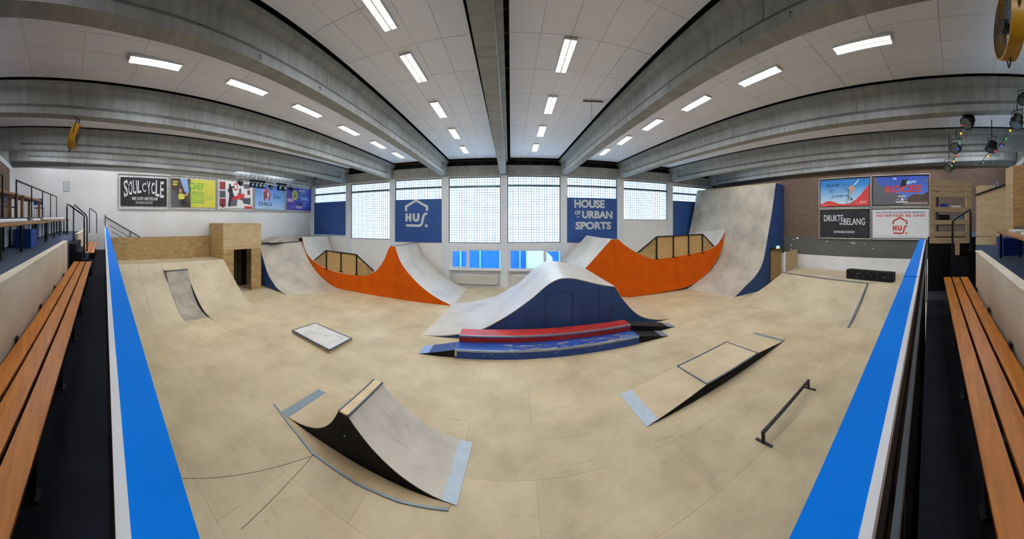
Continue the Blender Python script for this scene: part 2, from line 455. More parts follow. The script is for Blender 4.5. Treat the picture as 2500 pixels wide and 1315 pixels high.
# ceiling: one field of tiles per bay
bays = [('L4', 'L3'), ('L3', 'L2'), ('L2', 'L1'), ('L1', 'C'), ('C', 'R1'), ('R1', 'R2'), ('R2', 'R3'), ('R3', 'R4')]
def bay_edges(b, Y):
    a, c = b
    x0 = bX(a, Y) + (0.40 if a != 'C' else 0.0); x1 = bX(c, Y) - (0.40 if c != 'C' else 0.0)
    if a == 'C': x0 = -0.02 - 0.13 * Y / D
    if c == 'C': x1 = -0.89 - 0.12 * Y / D
    return x0, x1
ROWS = [YB + 0.05]
y = 6.05 - 1.42 * 6
while y < D - 0.6:
    if y > YB + 0.3: ROWS.append(y)
    y += 1.42
ROWS.append(D - 0.35)
def ceil_z(Y, X=0.0): return ZC + camber(Y, X)
for b in bays:
    root = struct_root('ceiling', (0, 0, 0))
    for r in range(len(ROWS) - 1):
        for c in range(5):
            ya, yb = ROWS[r] + 0.008, ROWS[r + 1] - 0.008
            vs = []
            for Y in (ya, yb):
                x0, x1 = bay_edges(b, Y)
                for cc, e in ((c, 0.008), (c + 1, -0.008)): vs.append((x0 + (x1 - x0) * cc / 5 + e, Y, ceil_z(Y, x0 + (x1 - x0) * cc / 5)))
            a, bq, cq, dq = vs
            MB().prism([a, bq, dq, cq], (0, 0, 0.03)).build('ceiling_tile', M['tile'], root)
    mb = MB()                                                          # grid the tiles lie on, just above their faces
    def gx(Y, c): x0, x1 = bay_edges(b, Y); return x0 + (x1 - x0) * c / 5
    for c in range(5):
        mb.sheet([(gx(Y, c), Y, ceil_z(Y, gx(Y, c)) + 0.018) for Y in ROWS], [(gx(Y, c + 1), Y, ceil_z(Y, gx(Y, c + 1)) + 0.018) for Y in ROWS], down=(0, 0, 0.008))
    mb.build('ceiling_grid', M['tile_grid'], root)
    if 'C' in b:
        mb = MB(); e = 1 if b[1] == 'C' else 0
        mb.sheet([(bay_edges(b, Y)[e] - 0.012, Y, ceil_z(Y) - 0.01) for Y in ROWS], [(bay_edges(b, Y)[e] + 0.012, Y, ceil_z(Y) - 0.01) for Y in ROWS], down=(0, 0, 0.07))
        mb.build('edge_profile', M['white_paint'], root)
roof = struct_root('ceiling')
bx('roof_deck', M['dark_void'], XL - 0.6, XR + 0.6, YB - 0.3, D + 0.4, 9.15, 9.3, roof)
for k in range(26):
    Y = -2.6 + k * 0.8
    bx('roof_batten', M['batten'], -1.6, 0.6, Y, Y + 0.09, 8.75 + camber(Y) * 0.3, 8.87 + camber(Y) * 0.3, roof)

# ---- side walls and rear wall
wl = struct_root('wall_left')
bx('wall_panel', M['white_wall'], XL - 0.25, XL, YB - 0.25, D + 0.25, 0, 7.14, wl)
bx('wall_head', M['concrete'], XL - 0.25, XL - 0.02, YB - 0.25, D + 0.25, 7.14, 9.15, wl)
wr = struct_root('wall_right')
bx('wall_panel', M['brick'], XR, XR + 0.25, YB - 0.25, D + 0.25, 3.1, 7.14, wr)
bx('wall_head', M['concrete'], XR + 0.02, XR + 0.25, YB - 0.25, D + 0.25, 7.14, 9.15, wr)
bx('painted_band', M['grey_band'], XR - 0.012, XR + 0.25, YB - 0.25, D + 0.25, 2.08, 3.1, wr)
bx('wall_foot', M['white_wall'], XR - 0.006, XR + 0.25, YB - 0.25, D + 0.25, 0, 2.08, wr)
wre = struct_root('wall_rear')
bx('wall_panel', M['brick'], XL, XR, YB - 0.25, YB, 0, 7.2, wre)
bx('wall_head', M['white_paint'], XL, XR, YB - 0.02, YB + 0.04, 6.95, 7.2, wre)
bx('wall_upper', M['concrete'], XL, XR, YB - 0.25, YB - 0.02, 7.2, 9.15, wre)
bx('corner_trim', M['white_paint'], XL, XL + 0.5, YB, YB + 0.03, 0, 6.95, wre)

# ---- window wall
WINS = [  # left x, right x (picture), top y L/R, bottom y L/R, blue board top y (or None), board bottom y
    (768, 845, 457, 453, 571, 579, 492.5, 573), (857, 952, 449, 445.5, 581, 585, None, None), (965, 1079, 441, 435.5, 588, 592, 486.3, 590.5),
    (1096, 1222, 434, 431.5, 592.5, 593.5, None, None), (1239, 1368, 430.5, 430, 592, 592, None, None), (1384, 1506, 431.5, 437, 590.5, 587, 483, 590),
    (1522, 1629, 440, 447.5, 536.7, 537, None, None), (1642, 1726, 451.5, 460.5, 580, 578, 492, 578)]
wb = struct_root('wall_back')
def XW(x): return math.tan(th(x)) * D
def ZW(x, y): return on_y(x, y, D).z
wins = []
for w in WINS:
    xa, xb = XW(w[0]), XW(w[1])
    zt = (ZW(w[0], w[2]) + ZW(w[1], w[3])) / 2; zb = (ZW(w[0], w[4]) + ZW(w[1], w[5])) / 2
    wins.append((xa, xb, zb, zt))
LOW = [(XW(1100), XW(1226), ZW(1163, 657), ZW(1163, 608.5)), (XW(1244), XW(1373), ZW(1308, 658), ZW(1308, 609))]
ZL = max(w[3] for w in wins) + 0.05
edges = [XL] + [v for w in wins for v in w[:2]] + [XR]
for i in range(0, len(edges), 2):
    bx('pillar', M['white_paint'], edges[i], edges[i + 1], D - 0.06, D + 0.25, 0, ZL, wb)
for i, (xa, xb, zb, zt) in enumerate(wins):
    bx('wall_head', M['white_paint'], xa, xb, D, D + 0.25, zt, ZL, wb)
    if i in (3, 4):
        lx0, lx1, lz0, lz1 = LOW[i - 3]
        bx('spandrel', M['white_paint'], xa, xb, D - 0.02, D + 0.25, lz1, zb, wb)
        bx('wall_foot', M['white_paint'], xa, xb, D + 0.02, D + 0.25, 0, lz0, wb)
        bx('pier', M['white_paint'], xa, max(lx0, xa + 0.001), D - 0.02, D + 0.25, lz0, lz1, wb)
        bx('pier', M['white_paint'], min(lx1, xb - 0.001), xb, D - 0.02, D + 0.25, lz0, lz1, wb)
    else:
        bx('wall_foot', M['brick_white'], xa, xb, D, D + 0.25, 0, zb, wb)
bx('lintel', M['concrete_light'], XL, XR, D - 0.12, D + 0.25, ZL, ZL + 0.62, wb)
bx('recess_back', M['dark_void'], XL, XR, D + 0.1, D + 0.25, ZL + 0.62, 9.15, wb)
bx('steel_angle', M['batten'], XL, XR, D - 0.05, D + 0.1, ZL + 0.95, ZL + 1.0, wb)
for i in range(40):
    x = XL + 0.4 + i * 0.77
    bx('bracket', M['black_metal'], x, x + 0.1, D - 0.04, D + 0.1, ZL + 0.72, ZL + 0.84, wb)
for i, (xa, xb, zb, zt) in enumerate(wins):
    w = struct_root('window_%d' % (i + 1), (xa, D, zb))
    mb = MB(); t = 0.05
    mb.box(xa, xa + t, D + 0.08, D + 0.16, zb, zt); mb.box(xb - t, xb, D + 0.08, D + 0.16, zb, zt)
    mb.box(xa + t, xb - t, D + 0.08, D + 0.16, zb, zb + t); mb.box(xa + t, xb - t, D + 0.08, D + 0.16, zt - t, zt)
    mb.build('window_frame', M['white_paint'], w)
    bx('pane', M['pane'], xa + t, xb - t, D + 0.115, D + 0.125, zb + t, zt - t, w)
    bx('transom', M['steel_dark'], xa + 0.01, xb - 0.01, D + 0.03, D + 0.075, zt - 0.64, zt - 0.53, w)
    mb = MB(); nx = max(8, round((xb - xa) / 0.165)); nz = max(4, round((zt - zb) / 0.165))
    for k in range(nx + 1):
        x = xa + 0.02 + (xb - xa - 0.04) * k / nx; mb.box(x - 0.017, x + 0.017, D + 0.012, D + 0.024, zb + 0.02, zt - 0.02)
    for k in range(nz + 1):
        z = zb + 0.02 + (zt - zb - 0.04) * k / nz; mb.box(xa + 0.02, xb - 0.02, D + 0.004, D + 0.012, z - 0.016, z + 0.016)
    g = mb.build('guard_mesh', M['mesh_wire'], w); g['kind'] = 'stuff'
    mb = MB(); e = 0.03
    mb.box(xa, xa + e, D - 0.005, D + 0.03, zb, zt); mb.box(xb - e, xb, D - 0.005, D + 0.03, zb, zt)
    mb.box(xa + e, xb - e, D - 0.005, D + 0.03, zb, zb + e); mb.box(xa + e, xb - e, D - 0.005, D + 0.03, zt - e, zt)
    mb.build('guard_frame', M['black_metal'], w)
for i, (lx0, lx1, lz0, lz1) in enumerate(LOW):
    w = struct_root('window_%d' % (9 + i), (lx0, D, lz0)); t = 0.07
    mb = MB()
    mb.box(lx0, lx0 + t, D, D + 0.14, lz0, lz1); mb.box(lx1 - t, lx1, D, D + 0.14, lz0, lz1)
    mb.box(lx0 + t, lx1 - t, D, D + 0.14, lz0, lz0 + t); mb.box(lx0 + t, lx1 - t, D, D + 0.14, lz1 - t, lz1)
    s = lx0 + (lx1 - lx0) * (0.35 if i == 0 else 0.66)
    mb.box(s - 0.06, s + 0.06, D + 0.01, D + 0.13, lz0 + t, lz1 - t)
    mb.build('window_frame', M['white_paint'], w)
    o0, o1 = (lx0 + t, s - 0.06) if i == 0 else (s + 0.06, lx1 - t)
    mb = MB()
    mb.box(o0, o0 + 0.06, D - 0.03, D + 0.08, lz0 + t, lz1 - t); mb.box(o1 - 0.06, o1, D - 0.03, D + 0.08, lz0 + t, lz1 - t)
    mb.box(o0 + .06, o1 - .06, D - 0.03, D + 0.08, lz0 + t, lz0 + t + .06); mb.box(o0 + .06, o1 - .06, D - 0.03, D + 0.08, lz1 - t - .06, lz1 - t)
    mb.build('casement', M['white_paint'], w)
    bx('window_sill', M['white_paint'], lx0 - 0.06, lx1 + 0.06, D - 0.16, D + 0.02, lz0 - 0.07, lz0, w)
    for a, b2 in ((lx0 + t, s - 0.06), (s + 0.06, lx1 - t)):
        bx('pane', M['glass'], a + 0.002, b2 - 0.002, D + 0.09, D + 0.096, lz0 + t + 0.002, lz1 - t - 0.002, w)

# ---- fluorescent luminaires set in the ceiling
def lamp_at(x, y):
    z = ZC
    for _ in range(6):
        p = on_z(x, y, z - 0.03); z = ceil_z(p.y, p.x)
    return p.x, p.y, ceil_z(p.y, p.x)
LAMPS = [('in the bay left of the centre beam', [lamp_at(*p) for p in ((918, 15), (1012, 167), (1072, 268), (1110, 326), (1134, 365))]),
         ('in the bay right of the centre beam', [lamp_at(*p) for p in ((1380, 138), (1343, 257), (1322, 320), (1307, 360))]),
         ('in the second bay right of centre', [lamp_at(*p) for p in ((2105, 107), (1853, 186), (1698, 252), (1592, 304), (1524, 342), (1476, 370))]),
         ('in the second bay left of centre', [lamp_at(*p) for p in ((380, 152), (605, 212), (752, 270), (853, 318), (924, 353), (973, 378))])]
for a_, b_, where in (('L3', 'L2', 'added in the third bay left of centre'), ('L4', 'L3', 'added in the bay by the left wall'),
                      ('R2', 'R3', 'added in the third bay right of centre'), ('R3', 'R4', 'added in the bay by the right wall')):
    LAMPS.append((where, [((bX(a_, Y) + bX(b_, Y)) / 2 + (.3 if a_ in ('L3', 'L4') else -.3), Y, ceil_z(Y, 11)) for Y in (-1.0, 1.9, 4.75, 7.6, 10.4, 13.2)]))  # unseen rows behind the beams, added to brighten the sides
LAMPS.append(('added over the stand behind the camera', [(-2.5, -1.2, ceil_z(-1.2)), (1.7, -1.2, ceil_z(-1.2)), (-6.6, -2.35, ceil_z(-2.35, 6.6)), (6.2, -2.3, ceil_z(-2.3, 6.2))]))  # unseen lamps added out of frame to brighten the stand
ORD = ['nearest', 'second nearest', 'third along', 'fourth along', 'fifth along', 'sixth along']
proto = None
for where, pts in LAMPS:
    for i, (X, Y, Z) in enumerate(pts):
        lab = 'louvred ceiling light ' + where + ', ' + (ORD[i] + ' to the camera' if i < 2 else ORD[i] if i < len(pts) - 1 else 'closest to the windows')
        if proto is None:
            proto = t = thing('ceiling_light', lab, 'ceiling light', (X, Y, Z), 'fluorescent lights in the tiled ceiling')
            mb = MB(); w, l = 0.15, 0.70
            mb.box(X - w, X - w + .015, Y - l, Y + l, Z - .06, Z); mb.box(X + w - .015, X + w, Y - l, Y + l, Z - .06, Z)
            mb.box(X - w + .015, X + w - .015, Y - l, Y - l + .03, Z - .06, Z); mb.box(X - w + .015, X + w - .015, Y + l - .03, Y + l, Z - .06, Z)
            mb.box(X - w + .015, X + w - .015, Y - l + .03, Y + l - .03, Z - .012, Z)
            mb.build('housing', M['white_paint'], t)
            for sx in (-0.07, 0.07):
                MB().tube([(X + sx, Y - l + .04, Z - .034), (X + sx, Y + l - .04, Z - .034)], 0.016).build('tube', M['tube'], t, smooth=True)
            mb = MB()
            for k in range(1, 22):
                yk = Y - l + 2 * l * k / 22; mb.box(X - w + .015, X + w - .015, yk - .008, yk + .008, Z - .06, Z - .05)
            mb.box(X - .016, X + .016, Y - l + .03, Y + l - .03, Z - .061, Z - .05)
            g = mb.build('louvre', mat('louvre_enamel', '#e8dcb8', .5), t); g['kind'] = 'stuff'
        else:
            c = copy_tree(proto); c.location = (X, Y, Z); c['label'] = lab
# the far end of one tile hangs open
p = on_z(1448, 244, ZC)
t = thing('fallen_ceiling_trim', 'brown strip hanging loose at the ceiling edge beside the right centre bay', 'trim strip', (p.x, p.y, ZC - .05))
MB().beam(p + Vector((-.32, .1, -.03)), p + Vector((.32, -.1, -.06)), .05, .03).build('strip', M['batten'], t)
MB().tube([p + Vector((-.05, 0, -.04)), p + Vector((-.04, 0, -.9))], .006, 6).build('cord', M['black_metal'], t)

# ================================================================== OUTSIDE, seen through the two low windows
ext = thing('facade_building', 'blue building with pale window strips across the yard outside the low windows', 'building', (0, 27, 0))
bx('wall', mat('blue_facade', '#2c78d8', 0.6, col2='#2870cc', scale=1.0), -14, 14, 27, 27.4, -1.5, 9, ext)
for k in range(9):
    x = -11.5 + k * 2.6
    f = bx('window', mat('facade_window_%d' % k, '#eaf6ff', 0.4), x, x + 1.7, 26.9, 27.0, 2.0, 4.0, ext)
    bx('pane', mat('facade_pane_%d' % k, '#6fb4ee', 0.2), x + .12, x + 1.58, 26.88, 26.9, 2.14, 3.86, f)
for k in range(12): bx('downpipe', mat('facade_pipe_%d' % k, '#8cc6f2', 0.5), -10.8 + k * 1.9, -10.65 + k * 1.9, 26.86, 26.98, -1.4, 6, ext)
g = struct_root('ground'); bx('yard', mat('yard_paving', '#cfe4ee', 0.8), -30, 30, D + 0.3, 40, -0.6, -0.5, g)
pk = thing('parked_van', 'white van parked in the yard outside the right low window', 'van', (1.9, 24, -.5))
mb = MB(); mb.prism([(1.2, 24, -.2), (3.4, 24, -.2), (3.4, 24, 1.1), (2.9, 24, 1.6), (1.2, 24, 1.6)], (0, 1.6, 0)); mb.build('body', M['white_paint'], pk, bevel=.06)
for x in (1.65, 2.95): MB().disc((x, 23.96, -.2), (0, 1, 0), .3, .2, 16).build('wheel', M['black'], pk)

# ---- radiators below the low windows
for i in (0, 1):
    lx0, lx1, lz0, lz1 = LOW[i]
    t = thing('radiator', ['flat cream radiator under the left low window', 'flat cream radiator under the right low window, half hidden by the hump'][i], 'radiator', ((lx0 + lx1) / 2, D, .05), 'radiators under the low windows')
    x0, x1 = lx0 + .32, lx1 - .28
    bx('panel', M['radiator'], x0, x1, D - .14, D - .06, .16, .74, t, bevel=.015)
    bx('top_grille', M['white_paint'], x0 + .01, x1 - .01, D - .13, D - .065, .74, .765, t)
    for xx in (x0 + .2, x1 - .2): bx('bracket', M['steel_dark'], xx, xx + .04, D - .06, D + .018, .2, .7, t)
    MB().tube([(x1 + .05, D - .1, .3), (x1 + .05, D - .1, .02)], .014).build('pipe', M['steel'], t)
    MB().tube([(x1 - .02, D - .1, .3), (x1 + .05, D - .1, .3)], .02).build('valve', M['steel'], t)
    fr = struct_root('trim_%d' % (1 + i)); mb = MB()
    mb.box(lx0 + .02, lx0 + .1, D - .03, D + .02, .06, .98); mb.box(lx1 - .1, lx1 - .02, D - .03, D + .02, .06, .98); mb.box(lx0 + .1, lx1 - .1, D - .03, D + .02, .86, .98)
    mb.build('recess_frame', M['radiator'], fr)

# ---- blue boards over four windows
BOARDS = []
for i, lab in ((0, 'plain blue board over the window beside the left wall'), (2, 'blue board with white house-roof logo over the third window'),
               (5, 'blue board lettered HOUSE OF URBAN SPORTS over the sixth window'), (7, 'plain blue board over the last window behind the tall wall ramp')):
    w = WINS[i]; xa, xb = wins[i][0] + .004, wins[i][1] - .004
    zt, zb = ZW((w[0] + w[1]) / 2, w[6]), ZW((w[0] + w[1]) / 2, w[7])
    t = thing('blue_board', lab, 'board', ((xa + xb) / 2, D - .03, zb), 'blue boards over the windows')
    bx('board', M['blue_panel'], xa, xb, D - .05, D - .008, zb, zt, t)
    fc = Face(((xa + xb) / 2, D - .05, (zb + zt) / 2), (1, 0, 0), (0, 0, 1)); BOARDS.append((t, fc, xb - xa, zt - zb))
t, fc, w, h = BOARDS[1]
cxp = on_y(1017, 522, D - .05)
hus_logo(fc, cxp.x - fc.o.x, cxp.z - fc.o.z, 1.6, P_LOGO, t)
t, fc, w, h = BOARDS[2]
def board_text(name, txt, x0, x1, y0, y1, face, m, par, Y, **k):
    a, b = on_y(x0, y1, Y), on_y(x1, y0, Y)
    text_part(name, txt, face, (a.x + b.x) / 2 - face.o.x, (a.z + b.z) / 2 - face.o.z, b.x - a.x, b.z - a.z, m, par, **k)
board_text('letter', 'HOUSE', 1402, 1476, 488, 507, fc, P_LOGO, t, D - .05, bold=.045, split=True)
board_text('letter', 'OF', 1403, 1417, 514, 524, fc, P_LOGO, t, D - .05, bold=.045, split=True)
board_text('letter', 'URBAN', 1421, 1495, 515, 533, fc, P_LOGO, t, D - .05, bold=.045, split=True)
board_text('letter', 'SPORTS', 1405, 1492, 541, 560, fc, P_LOGO, t, D - .05, bold=.045, split=True)
a, b = on_y(1408, 530, D), on_y(1414, 528, D); rect_part('lettering', a.x - fc.o.x, b.x - fc.o.x, a.z - fc.o.z, b.z - fc.o.z, fc, P_LOGO, t, .012)

# ================================================================== THE STAND (left and right halves meet under the camera)
TL, TR = -1.445, 1.478
dL, mL = Vector((math.sin(TL), math.cos(TL), 0)), Vector((math.cos(TL), -math.sin(TL), 0))
dR, mR = Vector((math.sin(TR), math.cos(TR), 0)), Vector((-math.cos(TR), math.sin(TR), 0))
def LS(s, b, h): return dL * s + mL * b + Vector((0, 0, CZ - h + 0.0232 * s))
def RS(s, b, h): return dR * s + mR * b + Vector((0, 0, CZ - h + 0.0377 * s))
HB = 0.53
def board(xf, s0, s1, b0, bw, b1, lab, grp='blue barrier boards along the stand'):
    c = xf((s0 + s1) / 2, (b0 + b1) / 2, HB)
    t = thing('barrier', lab, 'barrier', (c.x, c.y, 0), grp)
    n = max(1, round((s1 - s0) / 2.4))
    bx('cap', M['barrier_blue'], s0, s1, bw, b1, HB, HB + .03, t, xf=xf)
    bx('white_edge', M['barrier_white'], s0, s1, b0, bw - .0005, HB - .002, HB + .03, t, xf=xf)
    def foot(s, b, h): p = xf(s, b, HB + .03); return Vector((p.x, p.y, p.z if h < 1 else 0.0))
    bx('board', M['black'], s0, s1, b0 + .012, b1 - .012, 0, 2, t, xf=foot)
    return t
board(LS, 0.3, 15.25, .019, .045, .155, 'long blue-capped barrier with white edge running to the left wall')
board(RS, 0.3, 2.33, .095, .117, .222, 'blue-capped barrier section nearest the camera on the right')
board(RS, 2.37, 5.75, .095, .117, .225, 'short blue-capped barrier section beyond the joint, by the pallets')
# ledge along the outside of the right barrier
t = thing('kick_rail', 'grey plank ledge along the outer foot of the right barrier', 'rail', tuple(RS(3, .09, 2)))
bx('plank', M['grey_plate'], 0.3, 5.75, .075, .093, .75, .80, t, xf=RS)
for s in (0.8, 2.4, 4.0, 5.5): bx('bracket', M['black_metal'], s, s + .05, .076, .092, .80, 1.74, t, xf=RS)

HW, HS = 1.75, 1.30       # walkway and bench seat, below the eye
for xf, s1, ht, s_t in ((LS, 15.3, .75, 15.2), (RS, 15.0, .95, 14.8)):
    st = struct_root('floor')
    def to_ground(s, b, h, xf=xf):
        p = xf(s, b, HW); return Vector((p.x, p.y, p.z if h < 2 else 0.0))
    bx('walkway', M['carpet_dark'], 0.0, s1, -1.05, .07, 0, 3, st, xf=to_ground)
    def terr(s, b, h, xf=xf, ht=ht):
        p = xf(s, b, ht); return Vector((p.x, p.y, p.z if h < 2 else 0.05))
    bx('terrace', M['carpet'], 0.0, s_t, -2.35, -1.06, 0, 3, st, xf=terr)

def bench(xf, s0, s1, b0, b1, lab, legs):
    c = xf((s0 + s1) / 2, (b0 + b1) / 2, HW)
    t = thing('bench', lab, 'bench', tuple(c), 'slatted wooden benches along the stand')
    w = (b1 - b0 - .05) / 3
    for k in range(3):
        bx('slat', M['bench_wood'], s0, s1, b0 + k * (w + .025), b0 + k * (w + .025) + w, HS, HS + .035, t, xf=xf, bevel=.006)
    s = s0 + .35
    while s < s1 - .1:
        l = MB().box(s, s + .05, b1 - .10, b1 - .05, HS + .04, HW - .004, xf).build('leg', M['black_metal'], t)
        MB().box(s - .02, s + .07, b1 - .13, b1 - .02, HW - .012, HW - .002, xf).build('foot_plate', M['black_metal'], l)
        bx('crossbar', M['black_metal'], s, s + .05, b0 - .03, b1 - .01, HS + .036, HS + .06, t, xf=xf)
        MB().box(s - .005, s + .055, b0 - .03, b0 - .008, HS - .03, HS + .05, xf).build('wall_bracket', M['black_metal'], t)
        s += legs
    return t
bench(LS, 0.2, 8.3, -.90, -.377, 'long slatted bench on the left side below the cream wall', 1.15)
bench(LS, 10.4, 15.0, -.90, -.377, 'far slatted bench by the left wall beyond the stair rails', 1.15)
bench(RS, 0.2, 5.75, -.76, -.266, 'slatted bench on the right side ending at the steps', 1.05)
def lowwall(xf, s0, s1, b, h, hb, lab):
    t = thing('parapet', lab, 'low wall', tuple(xf((s0 + s1) / 2, b, HW)), 'cream parapets behind the benches')
    bx('wall', M['cream'], s0, s1, b - .10, b, h, HW, t, xf=xf, bevel=.01)
    bx('coping', M['cream'], s0 - .01, s1 + .01, b - .115, b + .012, h - .025, h - .001, t, xf=xf, bevel=.006)
lowwall(LS, 0.2, 7.2, -.945, .62, 1.3, 'long cream parapet behind the left bench')
lowwall(LS, 10.2, 14.0, -.945, .62, 1.3, 'short cream parapet behind the far left bench')
lowwall(RS, 0.2, 5.0, -.805, .69, 1.3, 'cream parapet behind the right bench')

# steps and hand rails
def steps(xf, s0, s1, b_hi, n, h0, h1, lab):
    t = thing('steps', lab, 'steps', tuple(xf((s0 + s1) / 2, b_hi, HW)), 'dark carpeted steps in the stand')
    for k in range(n):
        ha = h0 + (h1 - h0) * k / n; b1 = -.38 - (abs(b_hi) - .38) * k / n
        bx('step', M['carpet_dark'], s0, s1, b_hi - .1, b1, ha - (h0 - h1) / n, ha - .002, t, xf=xf)
steps(LS, 8.45, 10.1, -1.0, 4, HW, .80, 'dark steps between the two left benches')
steps(RS, 6.4, 7.6, -1.0, 4, HW, .98, 'dark steps at the end of the right bench')
def handrail(pts, r, lab, grp, mid=None):
    t = thing('handrail', lab, 'handrail', tuple(pts[-1]), grp)
    MB().tube(resample(pts, 26, False) if len(pts) > 2 else pts, r, 8).build('rail_tube', M['black_metal'], t, smooth=True)
    for k in (0, -1):
        p = pts[k]; MB().disc(p + Vector((0, 0, -.0)), (0, 0, 1), r * 2.2, .012, 12).build('foot_plate', M['black_metal'], t)
    return t
G = 'black tube handrails by the steps'
def rail_px(a, b, c, d, ra, rb, lab, grp=G):
    """upper foot a, upper corner b, lower corner c, lower foot d; posts plumb"""
    xa, xb = (a[0] + b[0]) / 2, (c[0] + d[0]) / 2
    handrail([at_r(xa, a[1], ra), at_r(xa, b[1], ra), at_r(xb, c[1], rb), at_r(xb, d[1], rb)], .022, lab, grp)
rail_px((170, 572), (157, 496), (199, 526), (212, 628), 7.9, 8.05, 'black handrail at the end of the left bench, nearer of the pair')
rail_px((187, 597), (172, 498), (206, 526), (219, 613), 9.5, 9.6, 'black handrail by the left steps, farther of the pair')
rail_px((221, 568), (216, 507), (234, 520), (238, 568), 14.0, 14.1, 'small black handrail close to the left wall')
rail_px((2362, 611), (2377, 510), (2332, 538), (2319, 638), 5.65, 5.5, 'black handrail rising beside the pallets')
# descending rail on the left wall
t = thing('wall_handrail', 'thin black three-bar handrail descending against the white left wall', 'handrail', tuple(on_x(257, 540, XL + .1)))
for k, (p, q) in enumerate((((257, 529), (345, 580)), ((266, 549), (320, 581)), ((272, 564), (300, 580)))):
    MB().tube([on_x(*p, XL + .08), on_x(*q, XL + .08)], .028 if k == 0 else .016, 8).build('rail_tube', M['black_metal'], t, smooth=True)
for x, y0, y1 in ((257, 524, 552), (318, 565, 580)):
    MB().tube([on_x(x, y0, XL + .08), on_x(x, y1, XL + .08)], .022, 8).build('post', M['black_metal'], t)

# ---- left terrace: railing, long tables, chairs
t2 = struct_root('floor')
def terr2(s, b, h):
    p = LS(s, b, -.0); return Vector((p.x, p.y, p.z if h < 2 else 0.1))
bx('upper_terrace', M['carpet'], 2.2, 15.1, -4.6, -2.38, 0, 3, t2, xf=terr2)
for k in range(20):
    s = 2.6 + k * .62
    bx('riser_board', M['white_paint'], s, s + .4, -2.38, -2.36, .08, .72, t2, xf=LS)
tr = thing('guard_rail', 'thin dark guard rail with upright posts on the upper left terrace', 'railing', tuple(LS(9, -2.45, 0)))
posts = [7.6, 9.3, 11.0, 12.7, 14.3]
MB().beam(LS(7.6, -2.45, -1.05), LS(14.3, -2.45, -1.05), .05, .04).build('top_rail', M['black_metal'], tr)
for s in posts: MB().beam(LS(s, -2.45, -.005), LS(s, -2.45, -1.03), .04, .04).build('post', M['black_metal'], tr)
tr = thing('guard_rail', 'nearest dark guard rail panel at the left edge of the picture', 'railing', tuple(LS(5.2, -2.45, 0)))
MB().beam(LS(3.0, -2.45, -1.05), LS(6.5, -2.45, -1.05), .05, .04).build('top_rail', M['black_metal'], tr)
for s in (3.0, 4.8, 6.5): MB().beam(LS(s, -2.45, -.005), LS(s, -2.45, -1.03), .04, .04).build('post', M['black_metal'], tr)

def long_table(xf, s0, s1, b0, b1, hf, htop, lab, wood, grp='long narrow tables on the terraces'):
    t = thing('long_table', lab, 'table', tuple(xf((s0 + s1) / 2, (b0 + b1) / 2, hf)), grp)
    bx('tabletop', wood, s0, s1, b0, b1, htop, htop + .045, t, xf=xf, bevel=.006)
    bx('apron', M['black_metal'], s0 + .1, s1 - .1, b0 + .08, b0 + .11, htop + .046, htop + .10, t, xf=xf)
    n = max(2, round((s1 - s0) / 1.15))
    for k in range(n):
        s = s0 + .12 + (s1 - s0 - .29) * k / (n - 1)
        for b in (b0 + .05, b1 - .09): bx('leg', M['black_metal'], s, s + .05, b, b + .045, htop + .101 if b < b0 + .1 else htop + .046, hf - .002, t, xf=xf)
    return t
long_table(LS, 3.2, 8.6, -2.28, -1.72, .75, .12, 'long wooden table nearest on the left terrace', M['table_wood'])
long_table(LS, 8.9, 14.4, -2.28, -1.80, .75, .10, 'second long wooden table farther along the left terrace', M['table_wood'])
for s0, s1, lab in ((3.4, 7.0, 'white rolled sheet lying on the nearest left table'), (7.6, 8.5, 'short white rolled sheet at the end of the nearest left table'), (9.0, 13.6, 'long white rolled sheet lying on the second left table')):
    h = .12 if s1 < 8.7 else .10
    t = MB().tube([LS(s0, -2.0, h - .048), LS(s1, -2.0, h - .048)], .045, 12).build('rolled_sheet', M['white_paint'], None, smooth=True)
    tag(t, lab, 'roll', 'white rolls on the left tables')
def side_table(s0, s1, lab):
    t = thing('wooden_table', lab, 'table', tuple(LS((s0 + s1) / 2, -3.2, 0)), 'wooden tables on the upper left terrace')
    bx('tabletop', M['table_wood'], s0, s1, -3.5, -2.85, -.80, -.72, t, xf=LS, bevel=.008)
    for s in (s0 + .04, s1 - .16):
        for b in (-3.46, -2.99): bx('leg', M['table_wood'], s, s + .12, b, b + .1, -.719, -.003, t, xf=LS)
side_table(7.0, 9.2, 'wooden table on the upper left terrace, nearer one'); side_table(9.7, 12.6, 'wooden table on the upper left terrace, farther one')
def chair(s, b, rot, lab, first=[None]):
    c = LS(s, b, 0)
    if first[0] is None:
        t = thing('chair', lab, 'chair', tuple(c), 'blue chairs on the upper left terrace'); first[0] = t
        X, Y, Z = c
        bx('seat', M['chair_blue'], X - .21, X + .21, Y - .21, Y + .21, Z + .43, Z + .47, t, bevel=.015)
        bx('backrest', M['chair_blue'], X - .21, X + .21, Y - .24, Y - .21, Z + .58, Z + .88, t, bevel=.01)
        for sx in (-.18, .18):
            MB().tube([(X + sx, Y + .18, Z + .004), (X + sx, Y + .18, Z + .43)], .012).build('leg', M['steel'], t)
            MB().tube([(X + sx, Y - .19, Z + .004), (X + sx, Y - .195, Z + .43), (X + sx, Y - .2, Z + .86)], .012).build('leg', M['steel'], t)
    else:
        o = copy_tree(first[0]); o.location = c; o.rotation_euler = (0, 0, rot); o['label'] = lab
chair(5.0, -3.1, .2, 'blue chair at the left edge of the picture, nearest on the upper terrace')
chair(6.4, -3.0, 2.9, 'blue chair pushed up before the nearer wooden table')
chair(8.2, -3.9, .1, 'blue chair behind the nearer wooden table')
chair(10.4, -3.95, .1, 'blue chair behind the farther wooden table, first one')
chair(11.6, -3.95, -.1, 'blue chair behind the farther wooden table, second one')
chair(13.2, -3.1, 1.4, 'blue chair beyond the end of the farther wooden table')

